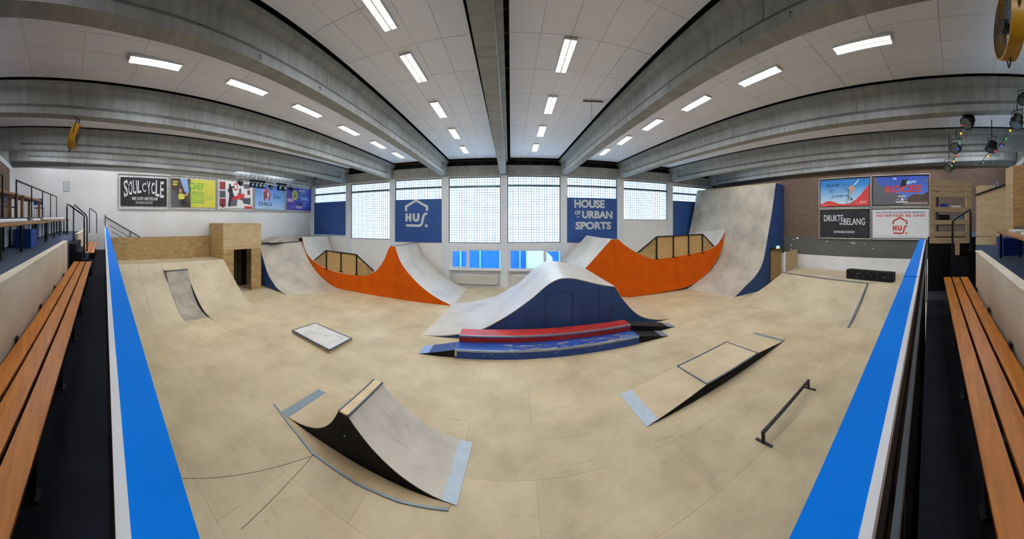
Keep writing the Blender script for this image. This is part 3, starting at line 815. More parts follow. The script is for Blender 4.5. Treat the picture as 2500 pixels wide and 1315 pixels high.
# ---- framed notice on the left wall
a, b = on_x(154, 443, XL), on_x(170, 467, XL)
t = thing('notice_frame', 'small framed notice on the white left wall above the terrace', 'picture', (XL, (a.y + b.y) / 2, b.z))
bx('frame', M['frame_pipe'], XL + .004, XL + .03, a.y, b.y, b.z, a.z, t)
bx('sheet', P_LOGO, XL + .03, XL + .034, a.y + .03, b.y - .03, b.z + .03, a.z - .03, t)

# ---- right terrace: pallets, booth, shelf, table
def pallet(r, x0, x1, ys, lab):
    c = at_r((x0 + x1) / 2, ys[-1][1], r)
    t = thing('pallet', lab, 'pallet', tuple(c))
    P0, P1 = at_r(x0, 500, r), at_r(x1, 500, r + .1); rt = (P1 - P0); rt.z = 0; n = Vector((rt.y, -rt.x, 0)).normalized()
    if n.dot(Vector((c.x, c.y, 0))) < 0: n = -n
    zt, zb = at_r(x0, ys[0][0], r).z, at_r(x0, ys[-1][1], r).z
    for y0, y1 in ys:
        za, zbb = at_r(x0, y0, r).z, at_r(x0, y1, r).z
        A, B = Vector((P0.x, P0.y, 0)), Vector((P1.x, P1.y, 0))
        MB().prism([A + Vector((0, 0, zbb)), B + Vector((0, 0, zbb)), B + Vector((0, 0, za)), A + Vector((0, 0, za))], n * .022).build('slat', M['pallet'], t, bevel=.003)
    for u in (0.0, .88):
        A = Vector((P0.x, P0.y, 0)) + rt * u + n * .023; B = A + rt * .12
        MB().prism([A + Vector((0, 0, zb + .01)), B + Vector((0, 0, zb + .01)), B + Vector((0, 0, zt - .01)), A + Vector((0, 0, zt - .01))], n * .1).build('stringer', M['pallet'], t)
        MB().prism([A + n * .101 + Vector((0, 0, zb + .02)), B + n * .101 + Vector((0, 0, zb + .02)), B + n * .101 + Vector((0, 0, zb + .12)), A + n * .101 + Vector((0, 0, zb + .12))], n * .022).build('slat', M['pallet'], t)
    return t
pallet(5.9, 2270, 2372, [(441, 454), (456, 466), (469, 480), (505, 517), (537, 548), (565, 577), (580, 594)], 'upright wooden pallet standing at the end of the right barrier')
p = at_r(2278, 443, 5.9); p.z = at_r(2270, 441, 5.9).z + .05
MB().beam(p + Vector((-.02, .14, -.036)), p + Vector((.05, -.12, -.036)), .05, .025).build('loose_batten', M['pallet'], None)
tag(bpy.data.objects['loose_batten'], 'short loose batten lying on top of the upright pallet', 'batten')
t = thing('stair_screen', 'black screen closing off the stair well under the pallet', 'screen', tuple(RS(6.4, -.4, HW)))
bx('board', M['black'], 6.33, 6.37, -1.02, .06, .53, HW - .01, t, xf=RS)
for b_ in (-1.0, .0): bx('post', M['black'], 6.371, 6.41, b_, b_ + .05, .53, HW - .01, t, xf=RS)
p = at_r(2337, 606, 6.0)
t = MB().box(p.x - .05, p.x + .05, p.y - .05, p.y + .05, at_r(2337, 622, 6.0).z, at_r(2337, 594.5, 6.0).z).build('prop_post', M['pallet'], None)
tag(t, 'short wooden post propping the upright pallet', 'post')
t = thing('stair_landing', 'dark landing block under the pallet post beside the right steps', 'landing', (p.x, p.y, RS(6, 0, HW).z))
zt = at_r(2337, 622, 6.0).z - .001; zb = RS(6, 0, HW).z
MB().box(p.x - .12, p.x + .25, p.y - .25, p.y + .14, zb, zt).build('block', M['carpet_dark'], t); MB().box(p.x - .125, p.x + .255, p.y - .255, p.y + .145, zt - .03, zt).build('nosing', M['black'], t)

# shelf seen between the pallet slats
sh = thing('shelf_rack', 'dark shelf rack with odds and ends behind the pallet', 'shelf', tuple(at_r(2318, 600, 8.5)))
A, B = at_r(2288, 500, 8.6), at_r(2362, 500, 8.6); rt = (B - A).normalized(); nn = Vector((rt.y, -rt.x, 0))
if nn.dot(A) < 0: nn = -nn
zs = RS(8.5, 0, .95).z
for k in range(4):
    z = zs + .1 + .48 * k
    MB().prism([Vector((A.x, A.y, z)), Vector((B.x, B.y, z)), Vector((B.x, B.y, z)) + nn * .4, Vector((A.x, A.y, z)) + nn * .4], (0, 0, .03)).build('shelf_board', M['black'], sh)
for q in (A, B):
    for e in (0, .36): MB().beam(Vector((q.x, q.y, zs)) + nn * e, Vector((q.x, q.y, zs + 1.7)) + nn * e, .04).build('upright', M['black_metal'], sh)
for k, (u, lev, w, h, m, lab) in enumerate(((.1, 2, .22, .16, 'chair_blue', 'blue box on the top shelf behind the pallet'), (.45, 2, .3, .1, 'white_paint', 'white box on the top shelf behind the pallet'),
                                            (.05, 1, .33, .3, 'black', 'dark crate on the middle shelf behind the pallet'), (.52, 1, .3, .25, 'grey_plate', 'grey crate on the middle shelf behind the pallet'),
                                            (.04, 0, .38, .3, 'steel_dark', 'grey bundle on the lowest shelf behind the pallet'), (.54, 0, .3, .22, 'batten', 'brown box on the lowest shelf behind the pallet'))):
    q = A.lerp(B, u); z = zs + .13 + .48 * lev + .001
    q0 = Vector((q.x, q.y, z)) + nn * .05
    o = MB().prism([q0, q0 + rt * w, q0 + rt * w + nn * .25, q0 + nn * .25], (0, 0, h)).build('storage_box', M[m], None, bevel=.01)
    tag(o, lab, 'box')
bt = thing('plywood_booth', 'plywood booth with sloping counter edge and tall oak end panel', 'booth', tuple(at_r(2430, 600, 7)))
def vslab(name, pts, m, par, t=.04):
    """upright slab through picture points (x, y, r)"""
    P = [at_r(*p) for p in pts]; c = sum(P, Vector()) / len(P); nrm = (P[1] - P[0]).cross(P[2] - P[0]).normalized()
    if nrm.dot(c - Vector((0, 0, CZ))) < 0: nrm = -nrm
    return MB().prism(P, nrm * t).build(name, m, par)
vslab('front_panel', [(2388, 454, 7.4), (2395, 476, 7.38), (2454, 451, 6.9), (2462, 412, 6.85), (2446, 576, 6.95), (2374, 578, 7.45)][:0] or
      [(2383, 577, 7.4), (2383, 476, 7.4), (2455, 451, 6.7), (2455, 576, 6.7)], M['ply_light'], bt)
vslab('plinth', [(2380, 597, 7.42), (2380, 579, 7.42), (2432, 577, 6.9), (2432, 598, 6.9)], M['ply_light'], bt)
vslab('back_board', [(2383, 475, 7.46), (2383, 453, 7.46), (2440, 451, 6.95), (2440, 455, 6.95)], M['ply_light'], bt)
vslab('tall_edge', [(2455, 576, 6.66), (2455, 412, 6.66), (2474, 404, 6.4), (2474, 560, 6.4)], M['ply_light'], bt)
vslab('oak_panel', [(2474.5, 552, 6.36), (2474.5, 404, 6.36), (2560, 398, 5.9), (2560, 548, 5.9)], M['oak'], bt)
A, B = at_r(2383, 476, 7.38), at_r(2455, 451, 6.68)
MB().beam(A, B, .08, .03).build('counter_edge', M['black'], bt)
for x, y, lab in ((2429, 456, 'small glass jar on the booth counter, left one'), (2436, 453, 'small glass jar on the booth counter, right one')):
    p = at_r(x, y, 6.9); o = MB().disc(p - Vector((0, 0, .02)), (0, 0, 1), .03, .11, 14).build('glass_jar', M['steel'], None, smooth=True); tag(o, lab, 'jar')
long_table(RS, 4.0, 6.0, -2.0, -1.42, .95, .38, 'short wooden table beside the plywood booth', M['table_wood'])
for k, (s, lab) in enumerate(((5.2, 'white tray on the table beside the booth, farther one'), (4.4, 'white tray on the table beside the booth, nearer one'))):
    o = MB().box(s, s + .45, -1.9, -1.6, .33, .378, RS).build('white_tray', M['white_paint'], None, bevel=.008); tag(o, lab, 'tray', 'white trays on the right table')
t = MB().box(6.6, 7.2, -2.2, -1.75, .30, .748, LS).build('storage_box', M['chair_blue'], None, bevel=.01); tag(t, 'dark blue box under the nearest left table', 'box')
bxo = MB().box(6.1, 6.6, -2.1, -1.6, .55, .948, RS).build('storage_box', M['chair_blue'], None, bevel=.01); tag(bxo, 'dark blue box on the carpet under the booth', 'box')

# ================================================================== RAMPS
def V3(p, z): return Vector((p[0], p[1], z))
def ground(pts): return [V3((p.x, p.y), 0.0) for p in pts]
def side_slab(name, top, zb, m, parent, vec):
    """upright side board below the curve top, down to zb"""
    poly = [Vector(p) for p in top]
    base = [V3((top[-1].x, top[-1].y), zb), V3((top[0].x, top[0].y), zb)]
    poly = poly + [b for b, q in zip(base, (top[-1], top[0])) if (b - q).length > .012]
    return MB().prism(poly, vec).build(name, m, parent)
def cut(curve, x0, x1):
    """part of a curve (sorted in X) between x0 and x1"""
    out = []
    for a, b in zip(curve, curve[1:]):
        lo, hi = (a, b) if a.x <= b.x else (b, a)
        for xc in (x0, x1):
            pass
    def at(x):
        for a, b in zip(curve, curve[1:]):
            if min(a.x, b.x) <= x <= max(a.x, b.x) and abs(b.x - a.x) > 1e-9: return a.lerp(b, (x - a.x) / (b.x - a.x))
        return curve[0].copy() if abs(curve[0].x - x) < abs(curve[-1].x - x) else curve[-1].copy()
    xs0, xs1 = sorted((x0, x1))
    mid = [p for p in curve if xs0 + 1e-4 < p.x < xs1 - 1e-4]
    if curve[0].x > curve[-1].x: mid = mid[::-1]
    return [at(xs0)] + mid + [at(xs1)]

# ---- the central hump ------------------------------------------------------------------
HA, HBp = (-3.24, 9.62), (6.34, 10.09)
hump_px = [(1028, 818.5), (1078, 818), (1120, 814), (1173, 804), (1214.6, 783.5), (1256, 758), (1300, 726), (1327, 702), (1345, 689), (1362.6, 680.5), (1380, 677.6), (1404, 679),
           (1433.6, 686), (1469, 694), (1500, 698)]
hump_px2 = [(1500, 698), (1504.7, 703.6), (1522.5, 732), (1552, 763), (1575.7, 774.7), (1605, 779), (1639.4, 777.6)]
ft1 = [on_line(x, y, HA, HBp) for x, y in hump_px]; ft1[0].z = 0.0; ft1[1].z = max(.03, ft1[1].z)
for p in ft1: p.z = max(p.z, 0.0)
ft2 = [on_line(x, y, HA, HBp) for x, y in hump_px2]; ft2[-1].z = 0.0; ft2[-2].z = max(.05, ft2[-2].z)
YBK = 14.02
bk1 = [Vector((-2.93, YBK, 0)), Vector((-2.2, YBK, .06))] + [on_y(x, y, YBK) for x, y in ((1208.7, 722.9), (1241, 705), (1271, 686), (1300, 659), (1321, 643), (1333, 637), (1353.7, 637), (1374, 640), (1427.7, 654))]
bk2 = [bk1[-1].copy()] + [Vector((p.x + (bk1[-1].x - ft2[0].x) * (1 - i / 6), YBK, p.z * bk1[-1].z / ft2[0].z)) for i, p in enumerate(ft2)][1:]
n1, n2 = 40, 20
F1, B1 = resample(ft1, n1), resample(bk1, n1); F2, B2 = resample(ft2, n2), resample(bk2, n2)
hump = thing('hump_ramp', 'large white-topped hump ramp with navy front in the centre of the hall', 'ramp', (1.6, 11.8, 0))
MB().sheet(F1, B1, .03).build('riding_surface', M['ramp_pale'], hump, smooth=True)
MB().sheet(F2, B2, .03).build('riding_surface', M['bank'], hump, smooth=True)
FF = [p - Vector((0, 0, .028)) for p in F1[1:]] + [p - Vector((0, 0, .028)) for p in F2[1:-1]]
yv = Vector((0, .03, 0))
cuts = [-3.0, -.6, .55, 3.62, 6.2]
full = [p + Vector((0, .012, 0)) for p in FF]
for a, b in zip(cuts, cuts[1:]):
    seg = cut(full, a + .004, b - .004); side_slab('side_panel', seg, 0.0, M['navy'], hump, yv)
# framed hatch boards on the navy face
def hump_q(x, y): p = on_line(x, y, HA, HBp); return Vector((p.x, p.y - .012, p.z))
for q in ([(1333, 716), (1396, 711), (1396, 800), (1333, 802)], [(1398, 711), (1462, 706), (1462, 797), (1398, 800)]):
    MB().prism([hump_q(*c) for c in q], (0, .018, 0)).build('hatch_panel', M['navy'], hump)
MB().prism([hump_q(*c) for c in [(1328, 713), (1470, 702), (1470, 705), (1328, 716)]], (0, .02, 0)).build('batten', M['navy'], hump)
MB().prism([hump_q(*c) for c in [(1463, 706), (1470, 705.5), (1470, 797), (1463, 797)]], (0, .02, 0)).build('batten', M['navy'], hump)
bk_side = [p - Vector((0, 0, .03)) for p in B1[1:]] + [p - Vector((0, 0, .03)) for p in B2[1:-1]]
side_slab('back_panel', bk_side, 0.0, M['navy'], hump, (0, -.03, 0))

# ---- ledges in front of the hump: straight boxes with wedge kickers
def ledge_box(lab, name, x0, x1, y0, y1, h, mtop, edge, skew, cat='ledge'):
    def xf(x, y, z): return Vector((x, y + skew * (x - x0), z))
    t = thing(name, lab, cat, tuple(xf((x0 + x1) / 2, (y0 + y1) / 2, 0)))
    bx('body', mtop, x0, x1, y0, y1, 0.0, h - .02, t, xf=xf)
    bx('top_board', mtop, x0 - .004, x1 + .004, y0 + .052, y1, h - .02, h, t, xf=xf)
    bx('edge_angle', edge, x0 - .004, x1 + .004, y0 - .006, y0 + .05, h - .05, h + .003, t, xf=xf, bevel=.006)
    return t, xf
SK = .045
t, xf = ledge_box('low blue ledge with scuffed steel edge, in front of the red one', 'grind_ledge', -1.72, 4.08, 8.25, 8.84, .25, M['ledge_blue'], M['steel'], SK)
random.seed(3)
for k in range(80):
    x = random.uniform(-.3, 3.9) ; y = 8.29 + random.random() ** 2 * .4; l = random.uniform(.05, .28)
    bx('scuff', M['wear'], x, min(x + l, 4.05), y, y + random.uniform(.01, .032), .2503, .2515, t, xf=xf)
for k in range(12):
    x = random.uniform(-1.2, 3.9); z = random.uniform(.06, .18); bx('scuff', M['wear'], x, x + random.uniform(.02, .06), 8.2485, 8.2495, z, z + .012, t, xf=xf)
bx('chipped_corner', M['wear'], -1.722, -1.66, 8.2483, 8.2493, .06, .2, t, xf=xf)
t, xf2 = ledge_box('taller red ledge with steel edge, behind the blue one', 'grind_ledge', -1.70, 4.03, 8.845, 9.42, .45, M['red'], M['steel'], SK)
def wedge(lab, x_hi, x_lo, y0, y1, h, m, mplate, sx, plate=.28):
    def xf(x, y, z): return Vector((x, y + SK * (x + 1.72), z))
    t = thing('wedge_kicker', lab, 'kicker ramp', tuple(xf((x_hi + x_lo) / 2, (y0 + y1) / 2, 0)), 'wedge kickers at the ledge ends')
    tri = [xf(x_hi, y0 + .01, 0), xf(x_lo - .02 * sx, y0 + .01, 0.002), xf(x_lo - .02 * sx, y0 + .01, 0.008), xf(x_hi, y0 + .01, h - .012)]
    MB().prism(tri, Vector((0, y1 - y0 - .02, 0))).build('body', M['black'], t)
    xm = x_lo - plate * sx; zm = h * (plate / abs(x_lo - x_hi))
    MB().prism([xf(x_hi, y0, h - .012), xf(xm, y0, zm - .006), xf(xm, y0, zm + .006), xf(x_hi, y0, h)], Vector((0, y1 - y0, 0))).build('deck', m, t)
    MB().prism([xf(xm, y0, zm - .006), xf(x_lo, y0, 0), xf(x_lo, y0, .006), xf(xm, y0, zm + .006)], Vector((0, y1 - y0, 0))).build('toe_plate', mplate, t)
    return t
wedge('navy wedge kicker at the left end of the blue ledge', -1.73, -2.85, 8.27, 8.86, .24, M['navy'], mat('pale_blue_plate', '#8fa8cf', .4, .2), -1, .32)
wedge('black wedge kicker at the right end of the blue ledge', 4.09, 5.28, 8.27, 8.84, .24, M['black'], M['grey_plate'], 1, .3)
wedge('longer black wedge kicker at the right end of the red ledge', 4.04, 5.98, 8.86, 9.38, .42, M['black'], M['grey_plate'], 1, .35)

# ---- mini ramp along the windows, left: orange side, curved surface, spine
LA, LB = (-8.35, 14.08), (-2.96, 13.48)
lo_px = [(738, 579), (745.6, 611), (764, 635.6), (800, 657), (837, 667.5), (870, 671.5), (894.7, 672), (910, 666), (925, 654), (940, 629.5), (949.5, 605), (953, 600.6)]
lo2_px = [(964.7, 601.5), (975, 632.5), (992, 660), (1016, 687), (1044, 711.6), (1074, 731), (1105, 745.5)]
c1 = [on_line(x, y, LA, LB) for x, y in lo_px]; c2 = [on_line(x, y, LA, LB) for x, y in lo2_px]; c2[-1].z = .0
K1, K2 = resample(c1, 40), resample(c2, 26)
def pushed(c, Y, dx=0.0): return [Vector((p.x + dx, Y, p.z)) for p in c]
mini = thing('mini_ramp', 'left mini ramp along the windows with orange side and pointed spine', 'ramp', (-8.3, 15.5, 0))
MB().sheet(K1, pushed(K1, 17.3, .25), .03).build('riding_surface', M['ramp_pale'], mini, smooth=True)
MB().sheet(K2, pushed(K2, 17.3, .1), .03).build('riding_surface', M['ramp_pale'], mini, smooth=True)
ridgeA, ridgeB = K1[-1], K2[0]
MB().sheet([ridgeA, ridgeB], [Vector((ridgeA.x + .25, 17.3, ridgeA.z)), Vector((ridgeB.x + .1, 17.3, ridgeB.z))], .03).build('spine_cap', M['ramp'], mini)
for a, b in ((ridgeA, Vector((ridgeA.x + .25, 17.3, ridgeA.z))), (ridgeB, Vector((ridgeB.x + .1, 17.3, ridgeB.z)))):
    MB().tube([a + Vector((0, .03, .004)), b + Vector((0, 0, .004))], .012, 8).build('coping', M['steel_dark'], mini, smooth=True)
allc = [p + Vector((0, -.012, -.0)) for p in K1 + K2[:-1]]
for a, b in ((-13.6, -11.0), (-11.0, -8.55), (-8.55, -6.02), (-6.02, -2.98)):
    side_slab('side_panel', cut(allc, a + .003, b - .003), 0.0, M['orange'], mini, (0, .03, 0))
backc = pushed(K1 + K2[:-1], 17.3, .15)
side_slab('back_panel', [p - Vector((0, 0, .03)) for p in backc], 0.0, M['ply_light'], mini, (0, .03, 0))
# deck of the mini ramp at the left wall
dk = thing('ramp_deck', 'high wooden deck of the left mini ramp against the left wall', 'deck', (-14.3, 16, 0))
zt = K1[0].z
bx('deck_board', M['ramp'], XL + .06, K1[0].x - .01, 14.75, 17.8, zt - .05, zt, dk)
bx('front_panel', M['black'], XL + .06, K1[0].x - .02, 14.75, 14.78, 0, zt - .051, dk)
bx('side_panel', M['ply_light'], K1[0].x - .05, K1[0].x - .015, 14.79, 17.8, 0, zt - .051, dk)
MB().prism([Vector((-15.4, 12.2, 2.75)), Vector((-15.4, 13.4, zt)), Vector((-15.4, 14.74, zt)), Vector((-15.4, 14.74, 2.75))], (1.5, 0, 0)).build('bank_piece', M['ramp'], dk)

# guard boards standing at the orange edges
def guard(lab, A, B, outline, posts, panes, dy, board_m):
    t = thing('guard_board', lab, 'guard board', tuple(on_line(outline[1][0], 690, A, B)), 'plywood guard boards on the mini ramps')
    f = lambda x, y, e=0.0: on_line(x, y, A, B) + Vector((0, dy + e, 0))
    for i, (q, m) in enumerate(panes): MB().prism([f(*c) for c in q], (0, .02, 0)).build('board', m, t)
    for a, b in zip(outline, outline[1:]): MB().beam(f(*a, -.01), f(*b, -.01), .06, .06).build('frame_bar', M['black_metal'], t)
    for x, y0, y1 in posts:
        p = MB().beam(f(x, y0, -.02), f(x, y1, -.02), .07, .07).build('post', M['black_metal'], t)
        MB().beam(f(x - 2.5, y1, -.05), f(x + 3.5, y1 + .5, -.05), .09, .06).build('foot', M['black_metal'], p)
LA2, LB2 = (LA[0], LA[1] + .06), (LB[0], LB[1] + .06)
guard('plywood guard board with black frame on the left orange mini ramp', LA2, LB2, [(767, 635.5), (796.7, 611), (870, 621), (913, 661.5)], [(797.5, 611, 656), (833, 616, 662), (871, 621, 669)],
      [([(767, 636), (796.5, 611), (796.5, 664), (780, 656)], M['ply']), ([(798, 611), (832, 615.7), (832, 670), (798, 664)], M['osb']), ([(834, 616), (870, 621), (870, 677), (834, 670)], M['osb']),
       ([(872, 622), (912, 661), (905, 673), (893, 677), (872, 678)], M['ply'])], .0, M['ply'])

# ---- right mini ramp: higher, orange side, running into the tall wall ramp
RY = 14.1
ro_left = [Vector((.9, RY, 0)), Vector((1.7, RY, .2)), Vector((2.6, RY, .78)), on_y(1429, 654, RY), on_y(1460, 620, RY), on_y(1492, 584, RY)]
ro_px = [(1510, 584), (1528.6, 600.6), (1556, 617), (1583, 629.5), (1601.6, 632), (1644, 627), (1680.7, 620), (1714, 614), (1744.6, 602), (1761, 582.5), (1770, 564), (1774, 546)]
r2 = [on_y(x, y, RY) for x, y in ro_px]
Q0, Q1 = resample(ro_left, 20), resample(r2, 44)
mini2 = thing('mini_ramp', 'right mini ramp along the windows with tall orange side', 'ramp', (8.5, 15.6, 0))
def farleft(p): return Vector((p.x - .50, 17.3, p.z * 1.03))
MB().sheet(Q0, [farleft(p) for p in Q0], .03).build('riding_surface', M['ramp_pale'], mini2, smooth=True)
MB().sheet(Q1, pushed(Q1, 17.3, -.45), .03).build('riding_surface', M['ramp_pale'], mini2, smooth=True)
MB().sheet([Q0[-1], Q1[0]], [farleft(Q0[-1]), Vector((Q1[0].x - .45, 17.3, Q1[0].z))], .03).build('spine_cap', M['ramp'], mini2)
low_px = [(1518, 727.7), (1595.5, 717), (1640, 709), (1676, 701), (1709.5, 683), (1734, 658.6), (1752, 631), (1766, 601), (1773, 561), (1774, 546)]
lowc = [on_y(x, y, RY) for x, y in low_px]
for p in lowc: p.z = max(p.z, 0.0)
lowc = [Vector((.95, RY, 0)), Vector((5.6, RY, 0))] + [p for p in lowc if p.x > 6]
LW = resample(lowc, 60, False)
top_all = [p + Vector((0, -.012, 0)) for p in Q0 + Q1]; low_all = [p + Vector((0, -.012, 0)) for p in LW]
xe = min(Q1[-1].x, LW[-1].x) - .02
for a, b in ((1.0, 3.75), (3.75, 5.31), (5.31, 7.35), (7.35, 9.36), (9.36, xe)):
    tp = cut(top_all, a + .003, b - .003); lw = cut(low_all, a + .003, b - .003)
    MB().prism(tp + lw[::-1], (0, .03, 0)).build('side_panel', M['orange'], mini2)
bx('back_panel', M['ply_light'], 3.0, 12.4, 17.3, 17.33, 0, 1.7, mini2)
guard('plywood guard board with black frame on the right orange mini ramp', (0, RY + .06), (10, RY + .06), [(1556, 617), (1603, 577.5), (1715, 571.5), (1744, 602)],
      [(1602.5, 578, 631), (1643.5, 576, 627), (1680.5, 574, 622), (1714, 572, 616.5)],
      [([(1556, 617.5), (1602, 578.5), (1602, 640), (1583, 637)], M['ply']), ([(1603.5, 578), (1642.5, 576), (1642.5, 635), (1603.5, 640)], M['osb']), ([(1644.5, 576), (1679.5, 574), (1679.5, 629), (1644.5, 635)], M['osb']),
       ([(1681.5, 574), (1713, 572), (1713, 623), (1681.5, 629)], M['osb']), ([(1715, 572.5), (1743, 602), (1735, 616), (1715, 623)], M['ply'])], .0, M['ply'])

# ---- the tall wall ramp on the right
TA, TB = (10.84, 10.92), (15.2, 10.7)
tall_px = [(1791.6, 725.5), (1805, 713), (1819, 698), (1843, 674), (1861.6, 640), (1875, 570), (1886, 503), (1893.5, 447)]
tf = [on_line(x, y, TA, TB) for x, y in tall_px]; tf[0].z = 0.0
TFc = resample(tf, 40)
def back_shift(p, u): return Vector((p.x - (1.05 + .6 * max(0, 1 - p.z / 1.8)) * u, p.y + (17.5 - p.y) * u, p.z * (1 - .004 * u)))
tall = thing('tall_ramp', 'tall pale quarter-pipe ramp with navy side rising to the beams', 'ramp', (13.2, 14, 0))
wid = [0, .245, .49, .745, 1.0]
for a, b in zip(wid, wid[1:]):
    MB().sheet([back_shift(p, a) for p in TFc], [back_shift(p, b) for p in TFc], down=(.03, 0, -.02)).build('surface_sheet', M['ramp'], tall, smooth=True)
side = [p + Vector((0, .012, -.02)) for p in TFc[1:]]
xr = 15.16
top = side[-1]
door0 = on_line(1879, 606, TA, TB); 
poly = side + [Vector((xr, TB[1], top.z - .02)), Vector((xr, TB[1], door0.z)), Vector((door0.x, door0.y, door0.z)), Vector((door0.x, door0.y, 0)), Vector((side[0].x + .1, side[0].y, 0))]
MB().prism(poly, (0, .04, 0)).build('side_panel', M['navy'], tall)
MB().sheet([back_shift(p, 0) for p in TFc[-1:]] + [Vector((xr, TB[1], top.z))], [back_shift(TFc[-1], 1), Vector((xr, 17.5, top.z))], .03).build('top_cap', M['navy'], tall)
MB().beam(TFc[-1] + Vector((0, .02, 0)), back_shift(TFc[-1], 1), .05, .05).build('top_edge', M['ply_light'], tall)
# side opening: timber cheek wall under the tall ramp
oc = thing('cheek_wall', 'narrow upright timber wall in the opening under the tall ramp', 'panel', (14.6, 10.9, 0))
p0, p1 = on_line(1880, 690, (10.84, 11.2), (15.2, 11.0)), on_line(1907, 690, (10.84, 11.2), (15.2, 11.0))
bx('panel', M['ply'], p0.x, min(p1.x, 15.2), 10.98, 11.02, 0, on_line(1890, 607, (10.84, 11.1), (15.2, 11.0)).z, oc)
bx('edge_post', M['ply_light'], min(p1.x, 15.2), min(p1.x, 15.2) + .06, 10.9, 11.0, 0, 2.4, oc)
p = on_x(1897, 603, XR)
es = thing('exit_sign', 'small lit green exit sign low on the right wall beside the tall ramp', 'sign', (15.1, 10.6, p.z))
q = on_line(1897, 603, TA, TB) + Vector((0, -.06, 0))
bx('housing', M['white_paint'], q.x - .17, q.x + .17, q.y - .03, q.y + .03, q.z - .09, q.z + .09, es)
bx('lit_panel', emit('exit_green', '#7fd6ac', .9), q.x - .15, q.x + .15, q.y - .034, q.y - .031, q.z - .07, q.z + .07, es)
fcx = Face((q.x, q.y - .034, q.z), (1, 0, 0), (0, 0, 1))
poly_part('arrow', [(-.1, .015), (.02, .015), (.02, .045), (.1, 0), (.02, -.045), (.02, -.015), (-.1, -.015)], fcx, P_WHITE, es, .003)

# ---- low bank with deck on the right
zD = 1.25
bankr = thing('bank_ramp', 'low wide bank with deck along the right wall', 'ramp', (12, 5, 0))
def curve_xz(x0, x1, z1, n=14, pw=1.75):
    return [(x0 + (x1 - x0) * k / (n - 1), z1 * (k / (n - 1)) ** pw) for k in range(n)]
prof = curve_xz(0, 1, 1, pw=1.35)
def bank_line(toe, edge): return [Vector((toe[0] + (edge[0] - toe[0]) * u, toe[1] + (edge[1] - toe[1]) * u, zD * w)) for u, w in prof]
# plan: toe and deck edge at four stations, from the barrier to the hip beside the tall ramp
st = [((10.5, 0.7), (12.6, 0.9)), ((10.06, 4.08), (12.36, 4.02)), ((10.3, 8.6), (12.95, 8.9)), ((10.9, 10.35), (13.06, 9.24))]
lines = [bank_line(*s) for s in st]
for i in range(3):
    MB().sheet(lines[i], lines[i + 1], .03).build('bank_sheet', M['bank'], bankr, smooth=True)
hip = bank_line((13.2, 10.5), (13.06, 9.24)); hip2 = bank_line((14.9, 10.3), (15.2, 9.24))
MB().sheet(lines[3], hip, .03).build('bank_sheet', M['bank'], bankr, smooth=True)
MB().sheet(hip, hip2, .03).build('bank_sheet', M['bank'], bankr, smooth=True)
MB().beam(lines[1][0] + Vector((0, 0, .012)), lines[1][-1] + Vector((0, 0, .012)), .05, .02, up=(0, 0, 1)).build('seam_strip', M['steel_dark'], bankr)
mb = MB(); mb.tube([p + Vector((0, 0, .014)) for p in lines[1]], .022, 6); mb.build('seam_strip', M['steel_dark'], bankr)
P_ = [lines[0][-1], lines[1][-1], lines[2][-1], lines[3][-1], hip2[-1], Vector((XR - .02, .9, zD))]
MB().prism([Vector((p.x, p.y, zD)) for p in P_], (0, 0, -.04)).build('deck', M['bank'], bankr)
for a, b in ((lines[1][-1], lines[2][-1]), (lines[2][-1], lines[3][-1])):
    MB().tube([a + Vector((0, 0, .012)), b + Vector((0, 0, .012))], .024, 8).build('coping', M['steel_dark'], bankr)
tri = [on_z(2110, 768, .35), on_z(2080, 786, .12), on_z(2088, 768, .25)]
# ledge block on the deck
A, B = on_z(2066, 679, zD), on_z(2178, 690, zD)
dv = (B - A); dv.z = 0; nv = Vector((-dv.y, dv.x, 0)).normalized()
if nv.x < 0: nv = -nv
t = thing('ledge_block', 'long black scuffed ledge block on the right deck against the wall', 'ledge', tuple((A + B) / 2))
hgt = .45
MB().prism([A, B, B + nv * .45, A + nv * .45], (0, 0, hgt)).build('body', M['black'], t, bevel=.01)
for k in range(22):
    u = random.uniform(.05, .95); z = random.uniform(.06, .4); p = A + dv * u - nv * .002 + Vector((0, 0, z)); l = random.uniform(.02, .06)
    e = dv.normalized() * l
    MB().prism([p, p + e, p + e + Vector((0, 0, .015)), p + Vector((0, 0, .015))], -nv * .001).build('scuff', P_LOGO, t)
# guard box at the deck's end beside the tall ramp
t = thing('end_board', 'upright plywood end board on the right deck near the tall ramp', 'board', (13.6, 9.3, zD))
A, B = on_z(1916, 663, zD), on_z(1951, 650, zD); B = A + (B - A) * min(1, (XR - .06 - A.x) / (B.x - A.x)); nv2 = Vector((-(B - A).y, (B - A).x, 0)).normalized()
ztop = at_r(1951, 608, B.xy.length).z
MB().prism([A, B, Vector((B.x, B.y, ztop)), Vector((A.x, A.y, ztop - .02))], nv2 * .03).build('board', M['ply_light'], t)
MB().beam(A + Vector((0, 0, .001)), Vector((A.x, A.y, ztop)), .1, .08).build('edge_post', M['white_paint'], t)

